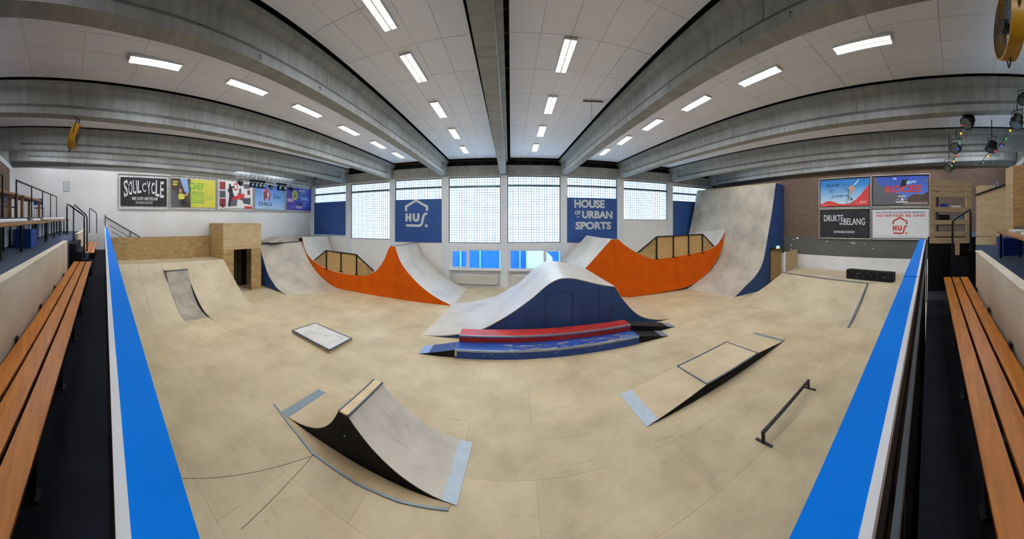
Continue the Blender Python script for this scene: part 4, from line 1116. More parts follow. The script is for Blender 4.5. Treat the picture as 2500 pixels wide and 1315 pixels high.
# ---- left bank with plywood wall, box and small kicker
zL = 2.0; YL0, YL1 = 2.2, 8.27
lb = thing('bank_ramp', 'broad tan bank rising to the plywood wall on the left', 'ramp', (-12.5, 5, 0))
lp = resample([Vector((-10.1, 0, 0)), Vector((-10.98, 0, .1)), Vector((-11.7, 0, .46)), Vector((-12.5, 0, 1.09)), Vector((-13.6, 0, zL))], 22)
ka, kb = 4.62, 5.76
def bank_strip(pts, a, b): MB().sheet([Vector((p.x, b - .003, p.z)) for p in pts], [Vector((p.x, a + .003, p.z)) for p in pts], .03).build('bank_sheet', M['bank'], lb, smooth=True)
for a, b in ((YL0, 3.4), (3.4, ka), (kb, 7.0), (7.0, YL1)): bank_strip(lp, a, b)
bank_strip([p for p in lp if p.x < -12.85], ka, kb)
def bank_z(x):
    for p, q in zip(lp, lp[1:]):
        if q.x <= x <= p.x: return p.z + (q.z - p.z) * (x - p.x) / (q.x - p.x)
    return 0.0
side_slab('side_panel', [Vector((p.x, YL1 - .035, p.z - .03)) for p in lp[2:]], 0, M['ply_light'], lb, (0, .03, 0))
bx('deck', M['bank'], XL + .15, -13.6, YL0, YL1, zL - .04, zL, lb)
pw = thing('plywood_wall', 'long plywood wall above the left bank', 'wall panel', (-15.2, 5, zL))
for a, b in ((2.2, 3.0), (3.0, 5.44), (5.44, 7.88), (7.88, 8.25)):
    bx('sheet', M['ply'], -15.22, -15.19, a + .002, b - .002, zL + .001, 3.27, pw)
for k in range(8): bx('stud', M['ply_light'], -15.3, -15.221, 2.3 + k * .82, 2.38 + k * .82, zL + .001, 3.2, pw)
for (yy0) in (2.95, 3.05, 5.39, 5.49, 7.83, 7.93):
    mb = MB()
    for k in range(9): mb.box(-15.19, -15.187, yy0, yy0 + .02, zL + .08 + k * .135, zL + .1 + k * .135)
    o = mb.build('screw_heads', M['black'], pw); o['kind'] = 'stuff'
bxp = thing('plywood_box', 'tall plywood box with dark doorway at the end of the left bank', 'box', (-14.3, 9.7, 0))
XF = -13.62; Y0, Y1 = 8.29, 11.02
d0, d1 = math.tan(-th(571)) and XF / math.tan(th(571)), XF / math.tan(th(613.6))
dz = on_x(590, 608, XF).z; zs = on_x(590, 600, XF).z; zt = on_x(590, 545.5, XF).z
bx('upper_panel', M['ply_light'], XF - .03, XF, Y0, Y1, zs + .004, zt, bxp)
bx('header', M['ply_light'], XF - .03, XF, Y0, Y1, dz, zs - .004, bxp)
bx('door_side', M['ply'], XF - .03, XF, Y0, d0, 0, dz - .002, bxp)
bx('door_side', M['ply'], XF - .03, XF, d1, Y1, 0, dz - .002, bxp)
bx('side_panel', M['ply'], XL + .2, XF - .031, Y0, Y0 + .03, 0, zt, bxp)
bx('side_panel', M['ply_light'], XL + .2, XF - .031, Y1 - .03, Y1, 0, zt, bxp)
bx('lid', M['ply_light'], XL + .2, XF, Y0, Y1, zt + .001, zt + .03, bxp)
bx('shade_backing', M['black'], -15.2, -15.12, Y0 + .05, Y1 - .05, 0, 2.6, bxp)  # black board added to paint the shade inside the doorway
for k in range(5): bx('inner_slat', M['batten'], -15.1, -15.05, d0 + .1 + k * .3, d0 + .32 + k * .3, 0, 2.4, bxp)
# kicker standing on the bank
kk = thing('kicker', 'small grey kicker ramp set into the left bank', 'kicker ramp', (-12, 5.2, 0))
kp = resample([Vector((-10.62, 0, .004)), Vector((-11.05, 0, .04)), Vector((-11.6, 0, .22)), Vector((-12.1, 0, .60)), Vector((-12.55, 0, 1.14)), Vector((-12.92, 0, 1.71))], 24)
MB().sheet([Vector((p.x, ka + .003, p.z)) for p in kp], [Vector((p.x, kb - .003, p.z)) for p in kp], .025).build('riding_surface', mat('worn_grey_ply', '#a99d88', .45, col2='#877c6c', scale=2, detail=6), kk, smooth=True)
up_ = [p for p in kp if p.z > bank_z(p.x) + .004]; dn = [p for p in kp if p.z < bank_z(p.x) - .004]
for y in (ka + .004, kb - .024):
    MB().prism([Vector((p.x, y, p.z - .02)) for p in up_] + [Vector((p.x, y, max(0, bank_z(p.x) - .06))) for p in up_[::-1]], (0, .02, 0)).build('side_panel', M['black'], kk)
for y in (ka + .004, kb - .014):
    MB().prism([Vector((p.x, y, p.z - .02)) for p in dn] + [Vector((p.x, y, bank_z(p.x) - .004)) for p in dn[::-1]], (0, .01, 0)).build('cheek', M['black'], kk)
bx('top_board', M['bank'], -13.25, -12.9, ka - .02, kb + .02, 1.70, 1.735, kk)
bx('edge_angle', M['steel_dark'], -12.93, -12.89, ka - .02, kb + .02, 1.695, 1.74, kk)

# ---- pale quarter pipe at the far left corner
EA, EB = (-11.15, 10.94 + .1), (-14.3, 11.6)
qf_px = [(703, 722.5), (688, 712), (673, 698), (654.6, 668), (642.5, 631), (634, 598)]
qf = [on_line(x, y, EA, EB) for x, y in qf_px]; qf[0].z = 0.0
for p in qf: p.z = max(0.0, p.z)
qb_px = [(818.6, 700), (785, 675), (761, 645), (748, 619), (737.5, 589)]
qb = [on_line(x, y, LA, LB) + Vector((0, -.05, 0)) for x, y in qb_px]
qb = [Vector((-9.3, 14.1, 0))] + qb
QF, QB = resample(qf, 26), resample(qb, 26)
qp = thing('quarter_pipe', 'pale quarter pipe with navy side beside the plywood box', 'ramp', (-12.8, 12.5, 0))
mid = [a.lerp(b, .5) for a, b in zip(QF, QB)]
MB().sheet(QF, mid, .03).build('surface_sheet', M['ramp'], qp, smooth=True); MB().sheet(mid, QB, .03).build('surface_sheet', M['ramp'], qp, smooth=True)
MB().tube([QF[-1] + Vector((0, 0, .01)), QB[-1] + Vector((0, 0, .01))], .03, 10).build('coping', M['steel_dark'], qp, smooth=True)
sd = [p + Vector((0, .012, -.02)) for p in QF[1:]] + [Vector((-14.95, 11.72, QF[-1].z - .02))]
MB().prism(sd + [Vector((-14.95, 11.72, 0)), Vector((QF[1].x + .1, QF[1].y + .012, 0))], (.01, .03, 0)).build('side_panel', M['navy'], qp)
MB().prism([QF[-1] + Vector((-.02, 0, 0)), QB[-1] + Vector((-.02, .35, 0)), Vector((XL + .02, 14.7, QB[-1].z)), Vector((XL + .02, 11.6, QF[-1].z))], (0, 0, -.04)).build('deck', M['ramp'], qp)

# ---- flat manual pad
pz = .10
pc = [on_z(712, 805, pz), on_z(770, 787, pz), on_z(860, 825, pz), on_z(805, 855, pz)]
cen = sum(pc, Vector()) / 4
pad = thing('manual_pad', 'low flat manual pad with steel rim lying on the open floor', 'pad', (cen.x, cen.y, 0))
MB().prism([Vector((p.x, p.y, 0)).lerp(Vector((cen.x, cen.y, 0)), .02) for p in pc], (0, 0, pz - .02)).build('body', M['wear'], pad)
MB().prism([V3(p.lerp(cen, .06), pz - .019) for p in pc], (0, 0, .019)).build('top_board', mat('pad_top', '#d8d3c8', .5, col2='#c6c0b4', scale=3), pad)
for a, b in zip(pc, pc[1:] + pc[:1]): MB().beam(V3(a.lerp(cen, .03), pz - .015), V3(b.lerp(cen, .03), pz - .015), .06, .034).build('rim_angle', M['steel_dark'], pad)

M['ramp_tan'] = mat('tan_ramp_board', '#cbb894', .5, col2='#b8a47f', scale=1.5, detail=6)
# ---- double-sided quarter ramp in the foreground
sp = thing('double_quarter', 'double-sided small quarter ramp with black side and steel toe plates in the foreground', 'ramp', (-2.6, 4.6, 0))
ya, yb = 4.02, 5.2; sp.rotation_euler = (0, 0, -.0455)
lcur = resample([Vector((-4.37, ya, .006)), Vector((-4.1, ya, .015)), Vector((-3.7, ya, .075)), Vector((-3.3, ya, .22)), Vector((-3.02, ya, .44)), Vector((-2.83, ya, .735))], 24)
rcur = resample([Vector((-2.64, ya, .735)), Vector((-2.42, ya, .56)), Vector((-2.1, ya, .36)), Vector((-1.7, ya, .185)), Vector((-1.3, ya, .075)), Vector((-1.0, ya, .025)), Vector((-.76, ya, .006))], 28)
def yset(c, y): return [Vector((p.x, y, p.z)) for p in c]
li = [i for i, p in enumerate(lcur) if p.x > -4.17][0]; ri = [i for i, p in enumerate(rcur) if p.x > -.99][0]
MB().sheet(lcur[li:], yset(lcur[li:], yb), .014).build('riding_surface', M['ramp_tan'], sp, smooth=True)
MB().sheet(rcur[:ri + 1], yset(rcur[:ri + 1], yb), .014).build('riding_surface', M['ramp'], sp, smooth=True)
MB().sheet([p + Vector((0, -.004, .003)) for p in lcur[:li + 1]], yset([p + Vector((0, 0, .003)) for p in lcur[:li + 1]], yb), .006).build('toe_plate', M['grey_plate'], sp, smooth=True)
MB().sheet([p + Vector((0, -.004, .003)) for p in rcur[ri:]], yset([p + Vector((0, 0, .003)) for p in rcur[ri:]], yb), .006).build('toe_plate', M['toe'], sp, smooth=True)
for y in (ya + .002, yb - .022):
    lo = [Vector((p.x, y, max(.001, p.z - .014))) for p in lcur[1:]]; ro = [Vector((p.x, y, max(.001, p.z - .014))) for p in rcur[:-1]]
    side_slab('side_panel', lo + [Vector((-2.735, y, .72))], 0, M['black'], sp, (0, .02, 0))
    side_slab('side_panel', [Vector((-2.731, y, .72))] + ro, 0, M['black'], sp, (0, .02, 0))
for k, x in enumerate((-2.80, -2.745, -2.69)): bx('top_plank', M['pallet'], x, x + .05, ya - .005, yb + .005, .715, .745, sp, bevel=.003)
for x in (-2.835, -2.635): bx('edge_angle', M['steel_dark'], x, x + .032, ya - .01, yb + .01, .712, .752, sp, bevel=.004)
MB().disc((-2.70, ya - .001, .36), (0, -1, 0), .018, .004, 12).build('bolt', M['steel'], sp)
# skirting plate with grey edge in front of it
pl = thing('floor_plate', 'thin tan floor plate with grey edge strip in front of the double quarter ramp', 'plate', (-2.8, 3.9, 0))
e = [on_z(670, 985), on_z(765, 1108), on_z(870, 1180), on_z(980, 1226), on_z(1095, 1245)]
e[0] = Vector((-4.68, 4.155, 0))
inn = [Vector((-4.42 + (-.80 + 4.42) * t_, 4.085 + (3.925 - 4.085) * t_, 0)) for t_ in (.0, .36, .6, .8, .98)]
MB().sheet([V3((p.x, p.y), .012) for p in inn], [V3((p.x, p.y), .012) for p in e], .011).build('plate', mat('plate_tan', '#ab946c', .5, col2='#9a845e', scale=2), pl)
for a, b in zip(e, e[1:]): MB().beam(V3((a.x, a.y), .008), V3((b.x, b.y), .008), .035, .015).build('edge_strip', M['grey_plate'], pl)

# ---- low box ramp with two slopes (right)
bt_h = .22
c_lo = [on_z(1513, 962), on_z(1578, 1042)]; c_hi = [on_z(1845, 811), on_z(1917, 830)]
d_lo = [on_z(1654, 893, bt_h), on_z(1726, 937, bt_h)]; d_hi = [on_z(1774, 834, bt_h), on_z(1850, 861, bt_h)]
fb = thing('manual_box', 'low plywood box with sloped ends and steel toe plates on the right floor', 'box ramp', (5.1, 6, 0))
def quad_slab(name, q, m, par, t=.018): return MB().prism([Vector(p) for p in q], (0, 0, -t)).build(name, m, par)
up = lambda p, z: Vector((p.x, p.y, z))
quad_slab('deck_board', [d_lo[0], d_lo[1], d_hi[1], d_hi[0]], M['ramp_tan'], fb)
for lo, hi, f, mm in ((c_lo, d_lo, .17, M['toe']), (c_hi, d_hi, .13, M['grey_plate'])):
    a0, a1 = up(lo[0], .006), up(lo[1], .006); b0, b1 = hi[0], hi[1]
    m0, m1 = a0.lerp(b0, f), a1.lerp(b1, f)
    quad_slab('slope_board', [m0, m1, b1, b0], M['ramp_tan'], fb, .012)
    quad_slab('toe_plate', [a0, a1, m1, m0], mm, fb, .005)
for i in (0, 1):
    poly = [up(c_lo[i], .001), up(c_hi[i], .001), up(c_hi[i], .003), up(d_hi[i], bt_h - .018), up(d_lo[i], bt_h - .018), up(c_lo[i], .003)]
    inw = (d_lo[1 - i] - d_lo[i]).normalized() * .02; inw.z = 0
    MB().prism([p + inw * .3 for p in poly], inw).build('side_panel', M['black'], fb)
for a, b in ((d_lo[0], d_lo[1]), (d_lo[1], d_hi[1]), (d_hi[1], d_hi[0]), (d_hi[0], d_lo[0])):
    MB().beam(a + Vector((0, 0, .0)), b + Vector((0, 0, .0)), .05, .012).build('edge_angle', M['steel_dark'], fb)

# ---- flat grind rail
ra, rb = on_z(1861, 1082), on_z(1975, 946)
rz = at_r(1864, 1057, ra.xy.length).z
rl = thing('grind_rail', 'low black flat-bar grind rail on two feet at the right', 'rail', tuple((ra + rb) / 2))
dv = (rb - ra).normalized(); nv = Vector((-dv.y, dv.x, 0))
MB().beam(up(ra, rz), up(rb, rz), .055, .05).build('bar', M['black_metal'], rl, bevel=.004)
for p in (ra + dv * .03, rb - dv * .03):
    MB().beam(up(p, .012), up(p, rz - .025), .05, .05, up=tuple(dv)).build('post', M['black_metal'], rl)
    MB().beam(up(p - nv * .2, .006), up(p + nv * .16, .006), .06, .012).build('foot', M['black_metal'], rl)
M['seam_dark'] = mat('floor_seam', '#5f5648', .8)
# seams in the floor that show as dark or pale lines
for (p, q, w, m) in (((765, 1110), (440, 1167), .010, 'seam_dark'), ((765, 1110), (590, 1290), .010, 'seam_dark'), ((1040, 905), (975, 975), .014, 'ramp_pale'), ((1075, 905), (1165, 1040), .008, 'wear'),
                     ((765, 830), (765, 950), .006, 'wear'), ((1850, 640 + 300), (2010, 930), .008, 'wear')):
    MB().beam(on_z(*p, .0012), on_z(*q, .0012), w, .002).build('floor_seam', M[m], fl)

# ================================================================== BANNERS
def banner_frame(lab, face, w, h, grp, canvas_m, mx=.10, mz=.10, ties=9):
    """pipe frame with a laced canvas; face origin = middle of the frame on the wall"""
    t = thing('banner', lab, 'banner', tuple(face.o), grp); R = .028
    P = lambda a, b: face.p(a, b, .05)
    for k, (a, b) in enumerate((((-w / 2, -h / 2), (w / 2, -h / 2)), ((-w / 2, h / 2), (w / 2, h / 2)), ((-w / 2 + .001, -h / 2), (-w / 2 + .001, h / 2)), ((w / 2 - .001, -h / 2), (w / 2 - .001, h / 2)))):
        MB().tube([P(*a), P(*b)], R, 8).build('frame_pipe', M['frame_pipe'], t, smooth=True)
    cw, ch = w / 2 - mx, h / 2 - mz
    MB().prism([face.p(-cw, -ch, .03), face.p(cw, -ch, .03), face.p(cw, ch, .03), face.p(-cw, ch, .03)], face.n * .008).build('canvas', canvas_m, t)
    mb = MB()
    for k in range(ties):
        a = -cw + 2 * cw * (k + .5) / ties
        for s in (-1, 1): mb.beam(face.p(a, s * ch, .044), face.p(a + .01, s * (h / 2 + .02), .075), .014, .01)
    for k in range(4):
        b = -ch + 2 * ch * (k + .5) / 4
        for s in (-1, 1): mb.beam(face.p(s * cw, b, .044), face.p(s * (w / 2 + .02), b, .075), .014, .01)
    o = mb.build('lacing', M['black'], t); o['kind'] = 'stuff'
    return t, Face(face.o + face.n * .0385, face.r, face.u), cw, ch
GL = 'advertising banners along the left wall'; GR = 'advertising banners on the brick wall'
ybs = [XL / math.tan(th(x)) for x in (287, 413, 528.5, 619, 697, 762)]
zlo = [4.83, 4.86, 4.9, 4.93, 4.96]; zhi = [6.78, 6.82, 6.88, 6.92, 6.96]
def lface(i):
    return Face((XL + .001, (ybs[i] + ybs[i + 1]) / 2, (zlo[i] + zhi[i]) / 2), (0, 1, 0), (0, 0, 1)), ybs[i + 1] - ybs[i] - .07, zhi[i] - zlo[i]
# 1 black, flame-like white lettering
f, w, h = lface(0); t, fc, cw, ch = banner_frame('black banner with flaming white SOULCYCLE lettering on the left wall', f, w, h, GL, P_BLACK, .13, .17)
letters = 'SOULCYCLE'; n = len(letters)
for i, chh in enumerate(letters):
    u = (i + .5) / n * 2 - 1; hh = .42 + .42 * abs(u) ** 1.5 + (.12 if i in (2, 3, 5, 7) else 0); cy = .22 - .12 * abs(u) + (.06 if i in (2, 3, 7) else 0)
    def warp(a, b, i=i): return a + .10 * math.sin(b * 15 + i * 1.7) * (0.6 + abs(b)), b + .03 * math.sin(a * 9 + i)
    text_part('lettering', chh, fc, u * cw * .88, (cy + .10) * ch, cw * 2 / n * .74, hh * ch * 1.5, P_WHITE, t, d=.003 + .0003 * i, bold=.012, warp=warp)
text_part('letter', 'BMX SHOP AMSTERDAM', fc, .04, -.47 * ch, 1.5, .19, P_WHITE, t, d=.006, bold=.008, split=True)
text_part('letter', 'WWW.SOULCYCLE.COM', fc, 0, -.72 * ch, 1.0, .085, P_WHITE, t, d=.003, split=True)
rect_part('underline', -.5, .5, -.82 * ch, -.80 * ch, fc, P_WHITE, t, .003)
# 2 yellow with photo
f, w, h = lface(1); t, fc, cw, ch = banner_frame('yellow banner with green CHEF GRENZEN VERLEGGER lettering and a climber photo', f, w, h, GL, P_YEL, .06, .13)
rect_part('photo', -cw, -.15 * cw, -ch, ch, fc, P_BROWN, t, .002)
poly_part('photo_sky', [(-.62 * cw, ch), (-.42 * cw, .1 * ch), (-.3 * cw, -.05 * ch), (-.22 * cw, .1 * ch), (-.3 * cw, ch)], fc, P_SKY, t, .003)
poly_part('photo_rock', [(-cw, -ch), (-cw, .3 * ch), (-.8 * cw, .1 * ch), (-.6 * cw, -ch)], fc, P_GREY, t, .003)
poly_part('photo_shirt', [(-.68 * cw, -.45 * ch), (-.7 * cw, -.15 * ch), (-.6 * cw, -.02 * ch), (-.45 * cw, -.1 * ch), (-.42 * cw, -.4 * ch), (-.55 * cw, -.5 * ch)], fc, P_YEL, t, .004)
poly_part('photo_head', circle_pts(-.6 * cw, .14 * ch, .085, 14, .12), fc, P_SKIN, t, .004)
poly_part('photo_arm', [(-.45 * cw, -.1 * ch), (-.28 * cw, -.02 * ch), (-.25 * cw, -.12 * ch), (-.42 * cw, -.3 * ch)], fc, P_SKIN, t, .005)
poly_part('photo_trousers', [(-.6 * cw, -.45 * ch), (-.4 * cw, -.42 * ch), (-.2 * cw, -.9 * ch), (-.55 * cw, -.9 * ch)], fc, P_BLACK, t, .004)
rect_part('photo_logo', -.92 * cw, -.72 * cw, .68 * ch, .78 * ch, fc, P_YEL, t, .004); rect_part('photo_logo', -.92 * cw, -.74 * cw, .5 * ch, .62 * ch, fc, P_YEL, t, .004)
text_part('letter', 'CHEF', fc, .12 * cw, .52 * ch, .66 * cw, .5 * ch, P_GREEN, t, d=.004, bold=.03, split=True)
text_part('letter', 'GRENZEN', fc, .13 * cw, .0 * ch, .66 * cw, .3 * ch, P_GREEN, t, d=.005, bold=.02, split=True)
text_part('letter', 'VERLEGGER', fc, .15 * cw, -.46 * ch, .68 * cw, .48 * ch, P_GREEN, t, d=.006, bold=.015, split=True)
for b in (-.18, -.28, -.38): rect_part('small_print', .55 * cw, .92 * cw, (b - .015) * ch, (b + .015) * ch, fc, P_GREEN, t, .004)
# 3 white collage
f, w, h = lface(2); t, fc, cw, ch = banner_frame('white banner with red and black skater collage', f, w, h, GL, P_WHITE, .10, .12)
for (a0, a1, b0, b1, m) in ((-.95, -.62, .35, .92, P_DKRED), (-.95, -.62, -.25, .25, P_GREY), (-.95, -.6, -.9, -.32, P_DKRED), (.45, .85, .55, .9, P_GREY), (.68, .85, .1, .45, P_DKRED), (-.82, -.72, -.98, -.8, P_RED), (.5, .98, -1.0, -.8, P_RED)):
    rect_part('print_block', a0 * cw, a1 * cw, b0 * ch, b1 * ch, fc, m, t, .003)
poly_part('print_wall', [(-.35 * cw, -.45 * ch), (.5 * cw, -.2 * ch), (.5 * cw, .12 * ch), (.1 * cw, .18 * ch), (.05 * cw, -.05 * ch), (-.3 * cw, -.15 * ch)], fc, P_RED, t, .004)
poly_part('print_street', [(-.45 * cw, -.9 * ch), (-.35 * cw, -.45 * ch), (.5 * cw, -.2 * ch), (.88 * cw, -.15 * ch), (.88 * cw, -.7 * ch), (.4 * cw, -.6 * ch), (.1 * cw, -.8 * ch)], fc, P_GREY, t, .003)
poly_part('print_van', [(.05 * cw, -.45 * ch), (.1 * cw, -.3 * ch), (.4 * cw, -.4 * ch), (.42 * cw, -.75 * ch), (.05 * cw, -.85 * ch)], fc, P_WHITE, t, .006)
poly_part('print_skater', [(-.55 * cw, .15 * ch), (-.42 * cw, .55 * ch), (-.42 * cw, .75 * ch), (-.36 * cw, .85 * ch), (-.3 * cw, .74 * ch), (-.3 * cw, .62 * ch), (-.08 * cw, .68 * ch), (-.1 * cw, .56 * ch), (-.22 * cw, .5 * ch), (-.2 * cw, .2 * ch),
          (-.12 * cw, -.1 * ch), (-.25 * cw, -.3 * ch), (-.35 * cw, -.85 * ch), (-.5 * cw, -.85 * ch), (-.42 * cw, -.3 * ch), (-.4 * cw, .1 * ch), (-.5 * cw, .3 * ch)], fc, P_BLACK, t, .005)
poly_part('print_disc', circle_pts(-.02 * cw, .62 * ch, .17, 20, .26), fc, P_RED, t, .0045)
poly_part('print_disc', circle_pts(-.02 * cw, .62 * ch, .11, 20, .16), fc, P_WHITE, t, .0052)
poly_part('print_tower', [(.18 * cw, .1 * ch), (.18 * cw, .45 * ch), (.24 * cw, .6 * ch), (.3 * cw, .45 * ch), (.3 * cw, .1 * ch)], fc, P_GREY, t, .0042)
# 4 blue gradient CHILLI
f, w, h = lface(3); gm = gradient_mat('print_blue_fade', [(0, '#b9d2ee'), (.45, '#7aa9e0'), (1, '#2b55a8')], 'Z', -h / 2, h / 2)
t, fc, cw, ch = banner_frame('light blue banner with CHILLI lettering and a red shape', f, w, h, GL, gm, .06, .12)
text_part('letter', 'CHILLI', fc, -.36 * cw, -.58 * ch, .86 * cw, .3 * ch, P_NAVYTXT, t, d=.004, bold=.015, split=True)
poly_part('print_pepper', [(-.5 * cw, .45 * ch), (-.25 * cw, .7 * ch), (-.02 * cw, .3 * ch), (-.02 * cw, -.2 * ch), (-.1 * cw, -.35 * ch), (-.16 * cw, -.05 * ch), (-.3 * cw, -.1 * ch), (-.42 * cw, -.4 * ch), (-.46 * cw, -.1 * ch)], fc, P_RED, t, .003)
poly_part('print_rider', [(-.42 * cw, -.1 * ch), (-.4 * cw, .3 * ch), (-.3 * cw, .6 * ch), (-.22 * cw, .3 * ch), (-.28 * cw, -.1 * ch)], fc, P_GREY, t, .004)
poly_part('print_light', [(-.22 * cw, .1 * ch), (-.2 * cw, .5 * ch), (-.12 * cw, .2 * ch), (-.16 * cw, -.1 * ch)], fc, P_WHITE, t, .005)
mb = MB(); stroke_mb(mb, [(-.55 * cw, .48 * ch), (-.52 * cw, .46 * ch), (-.3 * cw, .5 * ch)], .03, fc, .0055); stroke_mb(mb, [(-.55 * cw, .48 * ch), (-.48 * cw, -.3 * ch)], .025, fc, .005); mb.build('print_outline', P_WHITE, t, fix=False)
mb = MB(); stroke_mb(mb, [(.22 * cw, -.2 * ch), (.24 * cw, .25 * ch), (.34 * cw, .1 * ch), (.28 * cw, -.05 * ch), (.4 * cw, .0), (.46 * cw, .12 * ch), (.5 * cw, -.08 * ch), (.56 * cw, .1 * ch), (.62 * cw, -.05 * ch), (.72 * cw, .08 * ch)], .035, fc, .004); mb.build('scribble', P_NAVYTXT, t, fix=False)
# 5 purple
f, w, h = lface(4); gm = gradient_mat('print_purple_fade', [(0, '#55399c'), (.5, '#3f45b8'), (1, '#3b55c8')], 'Y', -w / 2, w / 2)
t, fc, cw, ch = banner_frame('purple banner with a yellow round badge beside the window wall', f, w, h, GL, gm, .06, .12)
poly_part('badge', circle_pts(-.38 * cw, .32 * ch, .32, 26, .38), fc, P_YEL, t, .003); poly_part('badge_ring', circle_pts(-.38 * cw, .32 * ch, .25, 26, .30), fc, mat('print_olive', '#a8ab3c', .5), t, .0036)
poly_part('badge_mark', [(-.45 * cw, .22 * ch), (-.38 * cw, .42 * ch), (-.3 * cw, .2 * ch)], fc, P_BLACK, t, .0042)
text_part('letter', 'SPORT', fc, .22 * cw, .75 * ch, .55 * cw, .2 * ch, P_WHITE, t, d=.004, bold=.02, split=True)
rect_part('print_block', .0 * cw, .5 * cw, .3 * ch, .6 * ch, fc, P_TEAL, t, .003)
for (a0, a1, b0, b1, m) in ((0, .6, .1, .2, P_MID), (.15, .75, -.05, .06, P_MID), (-.95, -.5, -.3, .0, P_PINK), (-.3, .2, -.85, -.6, P_PINK), (.25, .6, -.35, -.27, P_MID), (.25, .45, -.5, -.42, P_MID), (.25, .5, -.65, -.57, P_MID), (-.75, -.3, -.72, -.67, P_MID)):
    rect_part('print_block', a0 * cw, a1 * cw, b0 * ch, b1 * ch, fc, m, t, .003)
for k in range(5): poly_part('print_figure', [((-.26 + .09 * k) * cw, -.6 * ch), ((-.24 + .09 * k) * cw, -.3 * ch), ((-.21 + .09 * k) * cw, -.22 * ch), ((-.19 + .09 * k) * cw, -.32 * ch), ((-.18 + .09 * k) * cw, -.6 * ch)], fc, P_NAVYTXT, t, .004)

# right wall, two by two
ya0, ya1, ya2 = XR / math.tan(th(2000)), XR / math.tan(th(2127)), XR / math.tan(th(2272))
def rface(c, r):
    a, b = ((ya0, ya1), (ya1, ya2))[c]; z0, z1 = ((4.93, 6.72), (3.12, 4.89))[r]
    return Face((XR - .013, (a + b) / 2, (z0 + z1) / 2), (0, -1, 0), (0, 0, 1)), a - b - .07, z1 - z0 - .04
f, w, h = rface(0, 0); gm = gradient_mat('print_sky_fade', [(0, '#e6ecef'), (.35, '#9cc4e0'), (.75, '#2b83c4'), (1, '#0d5ea6')], 'Z', -h / 2, h / 2)
t, fc, cw, ch = banner_frame('blue and red banner lettered PUMP TO JUMP on the brick wall, upper left', f, w, h, GR, gm, .08, .09, 6)
for s, a, b, ww in (('PUMP', -.46, .56, .56), ('TO', -.53, .13, .24), ('JUMP', -.27, -.30, .54)):
    text_part('letter', s, fc, a * cw, b * ch, ww * cw, .26 * ch, P_BLACK, t, d=.004, bold=0.0, shear=.18, split=True)
wave = [(-1, -1), (1, -1), (1, .55), (.85, .2), (.65, -.25), (.45, -.6), (.25, -.8), (0, -.86), (-.2, -.83), (-.4, -.68), (-.55, -.6), (-.7, -.6), (-.85, -.72), (-1, -.82)]
poly_part('red_wave', [(a * cw, b * ch) for a, b in wave], fc, P_RED, t, .003)
text_part('letter', 'AMX', fc, .76 * cw, -.74 * ch, .32 * cw, .17 * ch, P_WHITE, t, d=.005, bold=0.0, shear=.3, split=True)
rect_part('lettering_dash', .47 * cw, .53 * cw, -.8 * ch, -.77 * ch, fc, P_WHITE, t, .005)
rect_part('small_print', -.95 * cw, -.66 * cw, -.94 * ch, -.91 * ch, fc, P_PINK, t, .005)
for (a, b, rr) in ((.12, .38, .17), (.24, -.66, .19)):
    mb = MB(); stroke_mb(mb, [(a * cw + rr * math.cos(k * PI / 12), b * ch + rr * 1.15 * math.sin(k * PI / 12)) for k in range(25)], .03, fc, .006); mb.build('print_wheel', P_GREY, t, fix=False)
mb = MB(); stroke_mb(mb, [(.1 * cw, .38 * ch), (.22 * cw, .05 * ch), (.16 * cw, -.3 * ch), (.24 * cw, -.66 * ch)], .035, fc, .0065); stroke_mb(mb, [(.05 * cw, -.22 * ch), (.25 * cw, -.3 * ch)], .04, fc, .007); mb.build('print_bike_frame', P_BLACK, t, fix=False)
poly_part('print_rider', [(.2 * cw, .3 * ch), (.28 * cw, .5 * ch), (.42 * cw, .46 * ch), (.44 * cw, .2 * ch), (.36 * cw, .0), (.3 * cw, -.2 * ch), (.24 * cw, -.1 * ch), (.28 * cw, .1 * ch)], fc, P_SKIN, t, .0072)
poly_part('print_arm', [(.42 * cw, .5 * ch), (.54 * cw, .7 * ch), (.62 * cw, .92 * ch), (.58 * cw, .92 * ch), (.5 * cw, .72 * ch), (.4 * cw, .55 * ch)], fc, P_WHITE, t, .0074)
poly_part('print_shoe', [(.28 * cw, -.42 * ch), (.34 * cw, -.42 * ch), (.34 * cw, -.58 * ch), (.28 * cw, -.58 * ch)], fc, P_BLACK, t, .0076)
f, w, h = rface(1, 0); gm = gradient_mat('print_deep_sky', [(0, '#7f93c8'), (.4, '#4a68b8'), (1, '#23409a')], 'Z', -h / 2, h / 2)
t, fc, cw, ch = banner_frame('blue and grey banner with red ROCES lettering on the brick wall, upper right', f, w, h, GR, gm, .10, .09, 6)
poly_part('print_ramp', [(-1 * cw, -ch), (-1 * cw, ch), (-.9 * cw, ch), (-.8 * cw, .5 * ch), (-.55 * cw, .2 * ch), (-.3 * cw, -.1 * ch), (.1 * cw, -.3 * ch), (.2 * cw, -ch)], fc, P_GREY, t, .003)
poly_part('print_trees', [(.1 * cw, -.85 * ch), (.25 * cw, -.5 * ch), (.5 * cw, -.25 * ch), (.8 * cw, -.3 * ch), (1 * cw, -.1 * ch), (1 * cw, -.85 * ch)], fc, P_BROWN, t, .0033)
poly_part('print_road', [(.05 * cw, -ch), (.2 * cw, -.82 * ch), (1 * cw, -.8 * ch), (1 * cw, -ch)], fc, flat('road', '#8d7f72'), t, .004)
for a, b, rr in ((-.2, .85, .12), (.3, .55, .2), (.5, .6, .15)): poly_part('print_cloud', circle_pts(a * cw, b * ch, rr, 16, rr * .5), fc, P_SKY, t, .0034)
text_part('letter', 'ROCES', fc, .1 * cw, .12 * ch, 1.32 * cw, .5 * ch, P_RED, t, d=.005, bold=.04, shear=.12, split=True)
